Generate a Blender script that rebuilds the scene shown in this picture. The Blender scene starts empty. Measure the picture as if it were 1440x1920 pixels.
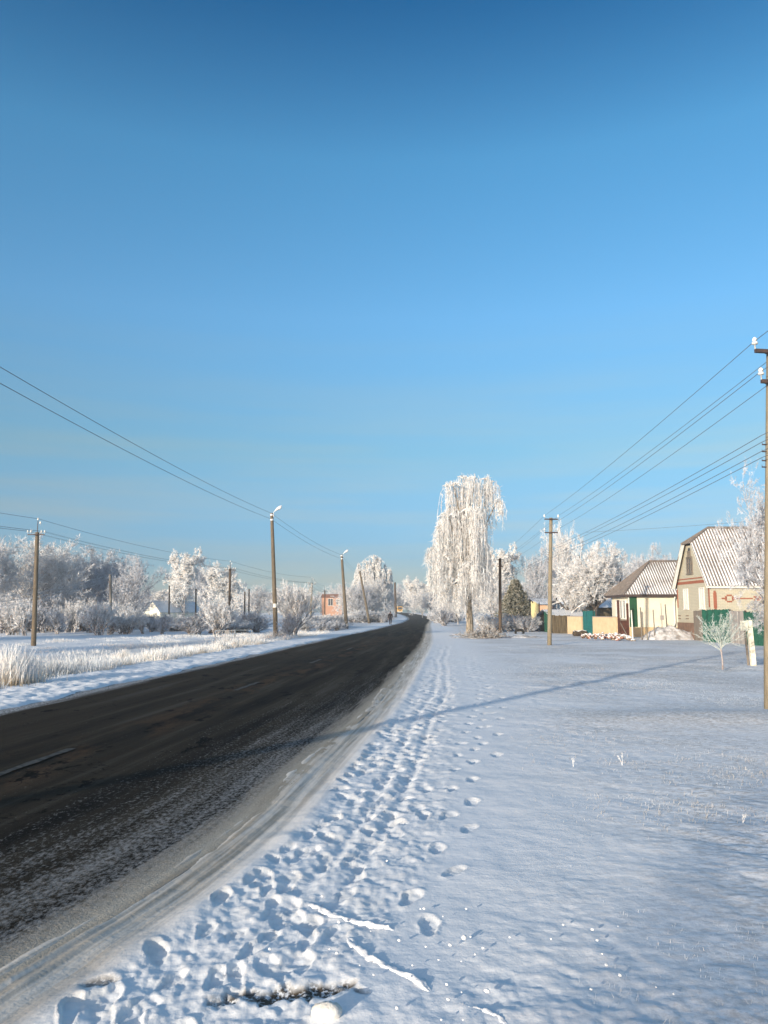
import bpy, bmesh, math, random
import numpy as np
from mathutils import Vector, Matrix, Quaternion
R = math.radians
rng = np.random.default_rng(7)
random.seed(7)
scn = bpy.context.scene
col = scn.collection

# ------------------------------------------------------------------ camera, world, sun, exposure
W0, H0, F = 1440, 1920, 1450.0
HOR = 1149.0
TH = math.atan((HOR - 960) / F)
EYE = 1.6
SUN_EL, SUN_AZ = 10.2, 214.8
cam = bpy.data.objects.new('camera', bpy.data.cameras.new('camera'))
col.objects.link(cam)
cam.location = (0, 0, EYE)
cam.rotation_euler = (R(90) + TH, 0, 0)
cam.data.sensor_fit = 'VERTICAL'
cam.data.sensor_height = 36
cam.data.lens = 36 * F / H0
cam.data.clip_start = 0.05
cam.data.clip_end = 6000
scn.camera = cam
scn.view_settings.view_transform = 'Standard'
scn.view_settings.look = 'None'
scn.view_settings.gamma = 1
scn.view_settings.use_curve_mapping = False
scn.view_settings.exposure = 0.65

def make_world():
    w = bpy.data.worlds.new('World'); scn.world = w; w.use_nodes = True
    nt = w.node_tree; N = nt.nodes; L = nt.links; N.clear()
    out = N.new('ShaderNodeOutputWorld'); bg = N.new('ShaderNodeBackground')
    sky = N.new('ShaderNodeTexSky'); sky.sky_type = 'NISHITA'; sky.sun_disc = False
    sky.sun_elevation = R(SUN_EL); sky.sun_rotation = R(SUN_AZ)
    sky.air_density = 1.0; sky.dust_density = 0.6; sky.ozone_density = 2.0
    tc = N.new('ShaderNodeTexCoord'); sep = N.new('ShaderNodeSeparateXYZ')
    L.new(tc.outputs['Generated'], sep.inputs[0])
    ramp = N.new('ShaderNodeValToRGB'); L.new(sep.outputs['Z'], ramp.inputs[0])
    cr = ramp.color_ramp
    pts = SKYTINT
    while len(cr.elements) < len(pts): cr.elements.new(0.5)
    for e, (p, c) in zip(cr.elements, pts): e.position = p; e.color = (*c, 1)
    mul = N.new('ShaderNodeMix'); mul.data_type = 'RGBA'; mul.blend_type = 'MULTIPLY'; mul.inputs['Factor'].default_value = 1
    # the half of the sky round the sun stays pale and warm, the opposite half is a deep clear blue
    dt = N.new('ShaderNodeVectorMath'); dt.operation = 'DOT_PRODUCT'; L.new(tc.outputs['Generated'], dt.inputs[0])
    dt.inputs[1].default_value = (math.sin(R(SUN_AZ)), math.cos(R(SUN_AZ)), .35)
    sm = N.new('ShaderNodeMapRange'); sm.interpolation_type = 'SMOOTHSTEP'; L.new(dt.outputs['Value'], sm.inputs[0]); sm.inputs[1].default_value = -.15; sm.inputs[2].default_value = .6
    sc_ = N.new('ShaderNodeMix'); sc_.data_type = 'RGBA'; L.new(sm.outputs[0], sc_.inputs['Factor']); L.new(ramp.outputs[0], sc_.inputs['A']); sc_.inputs['B'].default_value = (1.20, 1.10, 1.0, 1)
    L.new(sky.outputs[0], mul.inputs['A']); L.new(sc_.outputs['Result'], mul.inputs['B'])
    # thin drifting haze streaks low in the sky
    mp = N.new('ShaderNodeMapping'); mp.inputs['Scale'].default_value = (1.3, 1.3, 20)
    mp.inputs['Rotation'].default_value = (R(1.5), R(2), 0)
    L.new(tc.outputs['Generated'], mp.inputs[0])
    nz = N.new('ShaderNodeTexNoise'); nz.inputs['Scale'].default_value = 1.7; nz.inputs['Detail'].default_value = 4
    nz.inputs['Roughness'].default_value = 0.5
    L.new(mp.outputs[0], nz.inputs['Vector'])
    mr = N.new('ShaderNodeMapRange'); mr.inputs[1].default_value = .40; mr.inputs[2].default_value = .66
    L.new(nz.outputs[0], mr.inputs[0])
    fr = N.new('ShaderNodeValToRGB'); L.new(sep.outputs['Z'], fr.inputs[0])
    ce = fr.color_ramp; ce.elements[0].position = 0.0; ce.elements[0].color = (.9, .9, .9, 1)
    ce.elements[1].position = .38; ce.elements[1].color = (0, 0, 0, 1)
    e = ce.elements.new(.16); e.color = (.65, .65, .65, 1)
    m2 = N.new('ShaderNodeMath'); m2.operation = 'MULTIPLY'; L.new(mr.outputs[0], m2.inputs[0]); L.new(fr.outputs[0], m2.inputs[1])
    cl = N.new('ShaderNodeMix'); cl.data_type = 'RGBA'
    L.new(m2.outputs[0], cl.inputs['Factor']); L.new(mul.outputs['Result'], cl.inputs['A'])
    dk = N.new('ShaderNodeMix'); dk.data_type = 'RGBA'; dk.blend_type = 'MULTIPLY'; dk.inputs['Factor'].default_value = 1
    L.new(mul.outputs['Result'], dk.inputs['A']); dk.inputs['B'].default_value = (1.55, 1.04, .84, 1)
    L.new(dk.outputs['Result'], cl.inputs['B'])
    L.new(cl.outputs['Result'], bg.inputs[0]); bg.inputs[1].default_value = SKYSTR
    L.new(bg.outputs[0], out.inputs[0])
SKYSTR = 0.15
SKYTINT = [(0, (.27, .43, .78)), (.068, (.27, .43, .70)), (.204, (.47, .66, .72)), (.364, (.55, .90, 1.04)), (.528, (.42, .91, 1.06)), (.655, (.10, .49, .73)), (.85, (.8, .85, .85))]
make_world()
sd = bpy.data.lights.new('sun', 'SUN'); sd.energy = 3.7; sd.angle = R(0.6); sd.color = (1.0, .89, .72)
sun = bpy.data.objects.new('sun', sd); col.objects.link(sun)
az = R(SUN_AZ); el = R(SUN_EL)
sdir = Vector((math.sin(az) * math.cos(el), math.cos(az) * math.cos(el), math.sin(el)))
sun.rotation_euler = sdir.to_track_quat('Z', 'Y').to_euler()
sun.location = (-20, -30, 30)

# ------------------------------------------------------------------ pixel -> world helpers (measured from the photo)
CT, ST = math.cos(TH), math.sin(TH)
def ray(px, py):
    yv = 960 - py
    return (px - 720, F * CT - yv * ST, yv * CT + F * ST)
def P(px, py, Y):                      # point on the pixel's ray at distance Y
    d = ray(px, py); k = Y / d[1]
    return Vector((d[0] * k, Y, EYE + d[2] * k))
def PX(px, Y): return P(px, HOR, Y).x
def PZ(py, Y): return P(720, py, Y).z

# ------------------------------------------------------------------ numpy noise
def vnoise(x, y, seed=0):
    xi = np.floor(x).astype(np.int64); yi = np.floor(y).astype(np.int64)
    fx = x - xi; fy = y - yi; fx = fx * fx * (3 - 2 * fx); fy = fy * fy * (3 - 2 * fy)
    def h(a, b):
        n = (a * 374761393 + b * 668265263 + seed * 974634777) & 0xffffffff
        n = ((n ^ (n >> 13)) * 1274126177) & 0xffffffff
        return ((n ^ (n >> 16)) & 0xffff) / 65535.0
    a = h(xi, yi); b = h(xi + 1, yi); c = h(xi, yi + 1); d = h(xi + 1, yi + 1)
    return (a * (1 - fx) + b * fx) * (1 - fy) + (c * (1 - fx) + d * fx) * fy - .5
def fbm(x, y, seed=0, oct=4, g=.5):
    s = 0; a = 1; f = 1
    for i in range(oct):
        s = s + a * vnoise(x * f, y * f, seed + i * 17); a *= g; f *= 2.03
    return s
def sst(a, b, x):
    t = np.clip((x - a) / (b - a), 0, 1); return t * t * (3 - 2 * t)

# ------------------------------------------------------------------ terrain and road alignment
CY = np.array([-60, -20, 0, 3.5, 5, 9, 12, 17, 24, 36, 45, 60, 75, 100, 120, 145, 170, 195, 220, 260, 300, 360, 460])
CXR = np.array([-14, -8.5, -3.2, -1.98, -1.56, -1.0, -.64, -.14, .45, 1.45, 2.1, 3.0, 3.9, 5.3, 6.6, 8.3, 9.9, 10.9, 10.9, 10.2, 8.6, 3, -9])   # right edge
CXL = np.array([-19, -12.4, -8.3, -7.45, -7.2, -6.6, -6.25, -5.9, -5.3, -4.35, -3.6, -2.3, -.9, 1.0, 2.6, 4.2, 5.4, 5.9, 5.8, 5.0, 3.6, -2, -14])
def _spl(xs, ys):
    m = np.gradient(ys, xs)
    def f(x):
        x = np.asarray(x, float); i = np.clip(np.searchsorted(xs, x) - 1, 0, len(xs) - 2)
        h = xs[i + 1] - xs[i]; t = np.clip((x - xs[i]) / h, 0, 1)
        return ((2 * t**3 - 3 * t**2 + 1) * ys[i] + (t**3 - 2 * t**2 + t) * h * m[i] + (-2 * t**3 + 3 * t**2) * ys[i + 1] + (t**3 - t**2) * h * m[i + 1])
    return f
edgeR = _spl(CY, CXR); edgeL = _spl(CY, CXL)
def base_h(x, y):
    x = np.asarray(x, float); y = np.asarray(y, float)
    h = 1.6 * sst(105, 330, y)
    uR = x - edgeR(y); uL = edgeL(y) - x
    h = h + .10 * vnoise(x * .12, y * .12, 3) * sst(2.5, 8, uR) * (1 - sst(70, 110, y))
    h = h - .18 * sst(1.6, 5, uL) * (1 - sst(60, 110, y))
    return h
def ground(px, Y):
    x = PX(px, Y); return Vector((x, Y, float(base_h(x, Y))))
def G(px, py):
    d = ray(px, py); Y = 60
    for i in range(30):
        z = float(base_h(d[0] / d[1] * Y, Y))
        Yn = (z - EYE) / d[2] * d[1] if d[2] < 0 else 400
        Y = .5 * Y + .5 * min(max(Yn, 1), 400)
    return Vector((d[0] / d[1] * Y, Y, float(base_h(d[0] / d[1] * Y, Y))))

# ------------------------------------------------------------------ materials
MAT = {}
def nodes(name):
    m = bpy.data.materials.new(name); m.use_nodes = True
    nt = m.node_tree; b = nt.nodes['Principled BSDF']; MAT[name] = m
    return m, nt, nt.nodes, nt.links, b
def mixc(nt, fac, a, b, blend='MIX'):
    n = nt.nodes.new('ShaderNodeMix'); n.data_type = 'RGBA'; n.blend_type = blend
    for key, v in (('Factor', fac), ('A', a), ('B', b)):
        if hasattr(v, 'default_value'): nt.links.new(v, n.inputs[key])
        elif key == 'Factor': n.inputs[key].default_value = v
        else: n.inputs[key].default_value = (*v, 1)
    return n.outputs['Result']
def noise(nt, scale, detail=4, rough=.55, vec=None, stretch=None, dist=0):
    n = nt.nodes.new('ShaderNodeTexNoise'); n.inputs['Scale'].default_value = scale
    n.inputs['Detail'].default_value = detail; n.inputs['Roughness'].default_value = rough; n.inputs['Distortion'].default_value = dist
    if vec is None:
        tc = nt.nodes.new('ShaderNodeTexCoord'); vec = tc.outputs['Object']
    if stretch:
        mp = nt.nodes.new('ShaderNodeMapping')
        mp.inputs['Scale'].default_value = stretch[:3]
        if len(stretch) > 3: mp.inputs['Rotation'].default_value = (0, 0, stretch[3])
        nt.links.new(vec, mp.inputs[0]); vec = mp.outputs[0]
    nt.links.new(vec, n.inputs['Vector'])
    return n.outputs['Fac']
def rmap(nt, v, a, b, c=0, d=1, smooth=False):
    n = nt.nodes.new('ShaderNodeMapRange'); n.inputs[1].default_value = a; n.inputs[2].default_value = b
    n.inputs[3].default_value = c; n.inputs[4].default_value = d
    if smooth: n.interpolation_type = 'SMOOTHSTEP'
    nt.links.new(v, n.inputs[0]); return n.outputs[0]
def math2(nt, op, a, b=None):
    n = nt.nodes.new('ShaderNodeMath'); n.operation = op
    for i, v in enumerate((a, b)):
        if v is None: continue
        if hasattr(v, 'default_value'): nt.links.new(v, n.inputs[i])
        else: n.inputs[i].default_value = v
    return n.outputs[0]
def attr(nt, name):
    n = nt.nodes.new('ShaderNodeAttribute'); n.attribute_name = name; return n.outputs['Fac']
def bump(nt, b, h, dist=.01, strength=1, prev=None):
    n = nt.nodes.new('ShaderNodeBump'); n.inputs['Distance'].default_value = dist; n.inputs['Strength'].default_value = strength
    nt.links.new(h, n.inputs['Height'])
    if prev is not None: nt.links.new(prev, n.inputs['Normal'])
    nt.links.new(n.outputs[0], b.inputs['Normal']); return n.outputs[0]
def simple(name, c, c2=None, scale=8, rough=.8, bmp=0, stretch=None, spec=.3, lo=.35, hi=.65, metal=0):
    m, nt, N, L, b = nodes(name)
    b.inputs['Roughness'].default_value = rough; b.inputs['Specular IOR Level'].default_value = spec
    b.inputs['Metallic'].default_value = metal
    if c2 is None: c2 = tuple(v * .75 for v in c)
    f = noise(nt, scale, 5, .6, stretch=stretch)
    L.new(mixc(nt, rmap(nt, f, lo, hi), c, c2), b.inputs['Base Color'])
    if bmp: bump(nt, b, f, bmp)
    return m
SNOW = (.86, .86, .87)
simple('rime_twigs', (.80, .81, .83), (.36, .33, .31), scale=3.5, lo=.42, hi=.70, rough=.9, spec=.1)
simple('rime_grey', (.64, .67, .73), (.24, .23, .24), scale=3.0, lo=.40, hi=.68, rough=.9, spec=.1)
simple('rime_thick', (.82, .82, .82), (.36, .34, .32), scale=2.6, lo=.46, hi=.74, rough=.9, spec=.1)
simple('bark_dark', (.075, .06, .05), (.30, .29, .29), scale=9, lo=.5, hi=.75, rough=.95, bmp=.02, spec=.1)
simple('bark_rimed', (.16, .14, .13), (.48, .48, .50), scale=6, lo=.4, hi=.62, rough=.95, bmp=.02, spec=.1)
simple('bark_birch', (.42, .36, .28), (.10, .08, .06), scale=4, stretch=(3, 3, .8), lo=.4, hi=.62, rough=.9, bmp=.02, spec=.1)
simple('needles', (.060, .062, .035), (.44, .42, .36), scale=4.5, lo=.42, hi=.62, rough=.9, spec=.1)
simple('snow_plain', SNOW, (.74, .76, .80), scale=6, rough=.85, spec=.2, bmp=.02)
simple('snow_bare', (.88, .88, .88), (.80, .81, .83), scale=2, rough=.85, spec=.2)
simple('snow_dirty', (.66, .62, .55), (.78, .77, .76), scale=9, rough=.9, spec=.2, bmp=.02)
simple('concrete_pole', (.18, .145, .105), (.11, .09, .065), scale=5, stretch=(4, 4, .5), rough=.9, bmp=.004, spec=.2)
simple('concrete_grey', (.27, .25, .22), (.15, .135, .12), scale=4, stretch=(4, 4, .4), rough=.9, bmp=.004, spec=.2)
simple('wood_pole', (.12, .085, .06), (.065, .05, .036), scale=5, stretch=(6, 6, .4), rough=.9, bmp=.004, spec=.2)
simple('pole_light', (.29, .25, .18), (.19, .16, .115), scale=5, stretch=(4, 4, .5), rough=.9, bmp=.004, spec=.2)
simple('iron_dark', (.045, .035, .04), (.09, .06, .05), scale=20, rough=.6)
simple('porcelain', (.82, .82, .80), (.66, .66, .62), scale=12, rough=.25, spec=.5)
simple('lamp_metal', (.75, .78, .82), (.55, .58, .62), scale=10, rough=.45, spec=.5)
simple('lamp_glass', (.80, .82, .84), (.7, .72, .75), scale=5, rough=.2, spec=.5)
simple('paint_white', (.80, .79, .74), (.66, .65, .60), scale=9, rough=.7)
simple('paper_white', (.84, .84, .80), (.72, .70, .62), scale=12, rough=.8)
simple('plaster_cream', (.74, .72, .60), (.68, .65, .53), scale=1.6, rough=.9, bmp=.003, lo=.4, hi=.7)
simple('plaster_side', (.78, .76, .68), (.70, .66, .56), scale=1.6, rough=.9, bmp=.003)
simple('wall_beige', (.62, .49, .32), (.53, .41, .26), scale=2.5, rough=.95, bmp=.004)
simple('plinth_ochre', (.62, .46, .26), (.52, .40, .26), scale=3, rough=.95, bmp=.004)
simple('plinth_brown', (.24, .15, .11), (.17, .11, .08), scale=4, rough=.9, bmp=.004)
simple('paint_green', (.015, .085, .035), (.01, .06, .03), scale=6, rough=.6)
simple('paint_teal', (.012, .125, .125), (.01, .085, .09), scale=6, rough=.5)
simple('paint_brown', (.105, .035, .022), (.05, .02, .015), scale=5, rough=.6)
simple('fabric_green', (.014, .12, .08), (.008, .07, .045), scale=5, rough=.8, bmp=.01)
simple('fence_green', (.025, .13, .085), (.012, .07, .05), scale=8, rough=.8)
simple('board_grey', (.23, .20, .17), (.15, .13, .11), scale=3, stretch=(8, 8, .7), rough=.9, bmp=.004)
simple('sheet_grey', (.36, .33, .31), (.27, .25, .24), scale=4, stretch=(6, 6, .6), rough=.7, bmp=.003)
simple('board_old', (.15, .12, .075), (.045, .034, .022), scale=2.4, stretch=(9, 9, .6), rough=.95, bmp=.006, lo=.4, hi=.6)
simple('slate_roof', (.22, .19, .17), (.13, .11, .10), scale=5, stretch=(1, 1, 1), rough=.9, bmp=.003)
simple('roof_blue', (.30, .36, .45), (.42, .46, .54), scale=5, rough=.8)
simple('roof_dark', (.06, .07, .10), (.12, .13, .17), scale=5, rough=.8)
simple('brick_orange', (.5, .25, .15), (.50, .20, .10), scale=6, rough=.9)
simple('brick_pink', (.66, .37, .24), (.60, .45, .30), scale=2, rough=.9)
simple('paint_yellow_old', (.74, .64, .34), (.62, .52, .26), scale=5, stretch=(8, 8, .5), rough=.8)
simple('brick_red', (.36, .125, .075), (.26, .10, .065), scale=14, rough=.9)
simple('wall_blue', (.03, .07, .12), (.05, .09, .14), scale=4, rough=.7)
simple('glass_dark', (.03, .04, .05), (.06, .07, .09), scale=2, rough=.1, spec=.5)
simple('curtain', (.72, .72, .68), (.6, .6, .57), scale=6, stretch=(12, 12, .5), rough=.8)
simple('cloth_dark', (.018, .014, .018), (.03, .022, .026), scale=20, rough=.9)
simple('cloth_maroon', (.016, .008, .009), (.008, .006, .007), scale=9, rough=.9)
simple('cloth_navy', (.010, .012, .022), (.02, .02, .03), scale=20, rough=.9)
simple('skin', (.55, .33, .24), (.48, .28, .2), scale=20, rough=.6)
simple('hair', (.02, .015, .012), scale=30, rough=.8)
simple('bus_yellow', (.78, .42, .05), (.66, .34, .04), scale=5, rough=.35, spec=.5)
simple('bus_white', (.8, .78, .7), scale=5, rough=.4)
simple('rubber', (.02, .02, .02), scale=10, rough=.9)
simple('light_clear', (.85, .85, .82), scale=10, rough=.15, spec=.5)
simple('wire', (.10, .10, .115), (.16, .16, .18), scale=2, rough=.8)
simple('wire_frosted', (.62, .64, .68), (.4, .4, .42), scale=3, rough=.9)
simple('log_bark', (.10, .075, .05), (.055, .04, .03), scale=9, rough=.95, bmp=.02)
simple('road_paint', (.075, .07, .062), (.018, .017, .015), scale=11, lo=.36, hi=.58, rough=.8)
simple('weed_green', (.16, .20, .10), (.26, .27, .17), scale=4, rough=.9)

def brick_mat(name, c1, c2, mortar, scale=1.0):
    m, nt, N, L, b = nodes(name)
    tc = N.new('ShaderNodeTexCoord'); mp = N.new('ShaderNodeCombineXYZ'); sp = N.new('ShaderNodeSeparateXYZ')
    L.new(tc.outputs['Object'], sp.inputs[0])
    L.new(math2(nt, 'ADD', sp.outputs['X'], sp.outputs['Y']), mp.inputs['X']); L.new(sp.outputs['Z'], mp.inputs['Y'])
    br = N.new('ShaderNodeTexBrick'); L.new(mp.outputs[0], br.inputs['Vector'])
    br.inputs['Color1'].default_value = (*c1, 1); br.inputs['Color2'].default_value = (*c2, 1); br.inputs['Mortar'].default_value = (*mortar, 1)
    br.inputs['Scale'].default_value = scale; br.inputs['Brick Width'].default_value = .26; br.inputs['Row Height'].default_value = .09
    br.inputs['Mortar Size'].default_value = .012
    f = noise(nt, 1.5, 4)
    L.new(mixc(nt, rmap(nt, f, .3, .7, 0, .5), br.outputs['Color'], c2), b.inputs['Base Color'])
    b.inputs['Roughness'].default_value = .9; b.inputs['Specular IOR Level'].default_value = .2
brick_mat('brick_cream', (.53, .50, .40), (.48, .455, .36), (.36, .33, .27))
brick_mat('brick_orange_wall', (.50, .25, .15), (.42, .20, .12), (.5, .4, .32))

def along(nt, ku, ky, name='u'):
    # coordinates that run with the road: metres across, metres along
    tc = nt.nodes.new('ShaderNodeTexCoord'); sp = nt.nodes.new('ShaderNodeSeparateXYZ'); nt.links.new(tc.outputs['Object'], sp.inputs[0])
    c = nt.nodes.new('ShaderNodeCombineXYZ'); nt.links.new(math2(nt, 'MULTIPLY', attr(nt, name), ku), c.inputs[0]); nt.links.new(math2(nt, 'MULTIPLY', sp.outputs['Y'], ky), c.inputs[1])
    return c.outputs[0]
def snow_material():
    m, nt, N, L, b = nodes('snow_ground')
    b.inputs['Roughness'].default_value = .75; b.inputs['Specular IOR Level'].default_value = .25
    u = attr(nt, 'u'); soil = attr(nt, 'soil'); gr = attr(nt, 'grass'); tr = attr(nt, 'tramp')
    big = noise(nt, .5, 4); fine = noise(nt, 42, 4, .65); mid = noise(nt, 7, 4, .6)
    streak = noise(nt, 1, 6, .65, vec=along(nt, 15, .45))
    c = mixc(nt, rmap(nt, big, .3, .7), SNOW, (.82, .84, .88))
    # compacted, sanded strip beside the asphalt
    d1 = rmap(nt, u, .45, .85, 1, 0, True)
    d0 = math2(nt, 'MULTIPLY', d1, rmap(nt, streak, .25, .62, .55, 1))
    dirtc = mixc(nt, rmap(nt, streak, .38, .6), (.54, .485, .405), (.36, .315, .255))
    isr = rmap(nt, u, -2.0, -1.9, 0, 1)
    c = mixc(nt, math2(nt, 'MULTIPLY', d0, isr), c, dirtc)
    c = mixc(nt, math2(nt, 'MULTIPLY', tr, rmap(nt, mid, .42, .7, 0, .45)), c, (.60, .585, .56))
    # dead grass showing through
    g0 = math2(nt, 'MULTIPLY', rmap(nt, u, 2.0, 4.0), rmap(nt, noise(nt, 15, 6, .78, stretch=(.8, 1.5, 1, R(20))), .44, .60, 0, .85))
    g0 = math2(nt, 'MULTIPLY', g0, rmap(nt, noise(nt, .55, 4, .6), .35, .62, .25, 1))
    c = mixc(nt, g0, c, (.42, .40, .385))
    g1 = math2(nt, 'MULTIPLY', gr, rmap(nt, noise(nt, 16, 6, .75), .44, .60))
    c = mixc(nt, g1, c, (.40, .37, .34))
    g2 = math2(nt, 'MULTIPLY', soil, rmap(nt, fine, .36, .5))
    c = mixc(nt, g2, c, (.075, .058, .042))
    L.new(c, b.inputs['Base Color'])
    n1 = bump(nt, b, fine, .004, .7)
    n2 = bump(nt, b, mid, .02, .35, n1)
    st = noise(nt, 9, 3, .5, stretch=(1.0, 2.6, 1, R(20)))
    n3 = bump(nt, b, st, .010, .2, n2)
snow_material()

def road_material():
    m, nt, N, L, b = nodes('asphalt')
    u = attr(nt, 'u'); w = attr(nt, 'w')      # u: metres from right edge (negative inside), w: metres from left edge
    fine = noise(nt, 60, 3, .7); mid = noise(nt, 6, 5, .65); big = noise(nt, .45, 3)
    streak = noise(nt, 1, 6, .6, vec=along(nt, 2.2, .10))
    streak2 = noise(nt, 1, 6, .7, vec=along(nt, 6.5, .32))
    c = mixc(nt, rmap(nt, streak, .36, .62), (.005, .0048, .005), (.040, .033, .023))
    c = mixc(nt, math2(nt, 'MULTIPLY', rmap(nt, w, .4, 3.2, 1, 0, True), .6), c, (.045, .034, .023))
    c = mixc(nt, rmap(nt, fine, .4, .7, 0, .35), c, (.045, .040, .034))
    # brown worn patch in the left lane
    br = math2(nt, 'MULTIPLY', rmap(nt, noise(nt, 1.6, 6, .7, stretch=(1.2, .35, 1)), .47, .60), rmap(nt, w, 2.0, 3.6, 0, 1, True))
    br = math2(nt, 'MULTIPLY', br, rmap(nt, u, -2.6, -1.9, 1, 0, True))
    c = mixc(nt, math2(nt, 'MULTIPLY', br, .65), c, (.10, .058, .032))
    pot = rmap(nt, noise(nt, 1.9, 5, .7, stretch=(1, .45, 1)), .60, .64)
    c = mixc(nt, pot, c, (.004, .0036, .0036))
    # fine cracks and the dull grey polish of the wheel tracks
    vo = nt.nodes.new('ShaderNodeTexVoronoi'); vo.feature = 'DISTANCE_TO_EDGE'; vo.inputs['Scale'].default_value = .8
    wv = nt.nodes.new('ShaderNodeTexCoord'); dn = nt.nodes.new('ShaderNodeVectorMath'); dn.operation = 'ADD'
    nz_ = nt.nodes.new('ShaderNodeTexNoise'); nz_.inputs['Scale'].default_value = 2.5; nz_.inputs['Detail'].default_value = 5; nt.links.new(wv.outputs['Object'], nz_.inputs['Vector'])
    nt.links.new(wv.outputs['Object'], dn.inputs[0]); nt.links.new(nz_.outputs['Color'], dn.inputs[1]); nt.links.new(dn.outputs[0], vo.inputs['Vector'])
    ck = math2(nt, 'MULTIPLY', rmap(nt, vo.outputs['Distance'], .004, .014, 1, 0), rmap(nt, big, .5, .6))
    c = mixc(nt, math2(nt, 'MULTIPLY', ck, .8), c, (.003, .003, .003))
    wt = rmap(nt, streak, .56, .70, 0, .5)
    c = mixc(nt, wt, c, (.075, .072, .068))
    # frost and ground-in snow thickening towards the right edge
    e = math2(nt, 'MULTIPLY', rmap(nt, u, -1.9, .15, 0, 1), rmap(nt, attr(nt, 'd'), 9, 28, 1, .12))
    sp = noise(nt, 30, 5, .75, stretch=(1, .55, 1))
    q = math2(nt, 'ADD', math2(nt, 'MULTIPLY', e, .50), math2(nt, 'MULTIPLY', math2(nt, 'SUBTRACT', streak2, .5), .85))
    q = math2(nt, 'ADD', q, math2(nt, 'MULTIPLY', math2(nt, 'SUBTRACT', sp, .5), 1.7))
    fr = rmap(nt, q, .26, .66)
    c = mixc(nt, math2(nt, 'MULTIPLY', fr, .75), c, (.34, .34, .34))
    e2 = rmap(nt, math2(nt, 'ADD', u, math2(nt, 'MULTIPLY', math2(nt, 'SUBTRACT', streak2, .5), .6)), -.08, .18)
    c = mixc(nt, e2, c, mixc(nt, rmap(nt, streak2, .38, .6), (.50, .455, .385), (.34, .30, .245)))
    # rime film along the left edge
    e3 = rmap(nt, math2(nt, 'ADD', w, math2(nt, 'MULTIPLY', math2(nt, 'SUBTRACT', streak2, .5), .6)), .02, .25, 1, 0)
    c = mixc(nt, math2(nt, 'MULTIPLY', e3, rmap(nt, sp, .4, .6)), c, (.55, .56, .58))
    L.new(c, b.inputs['Base Color'])
    b.inputs['Roughness'].default_value = .9; b.inputs['Specular IOR Level'].default_value = .03
    n1 = bump(nt, b, fine, .006, .8); bump(nt, b, mid, .02, .5, n1)
road_material()

def grass_material(name, tip, basec):
    m, nt, N, L, b = nodes(name)
    h = attr(nt, 'h')
    f = noise(nt, .8, 3)
    k = math2(nt, 'ADD', h, rmap(nt, f, .3, .7, -.25, .25))
    L.new(mixc(nt, rmap(nt, k, .10, .65), basec, tip), b.inputs['Base Color'])
    b.inputs['Roughness'].default_value = .9; b.inputs['Specular IOR Level'].default_value = .1
grass_material('grass_rimed', (.78, .79, .80), (.44, .36, .25))
grass_material('tuft_rimed', (.78, .78, .78), (.46, .33, .17))
grass_material('stubble', (.60, .60, .59), (.28, .25, .20))

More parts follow.
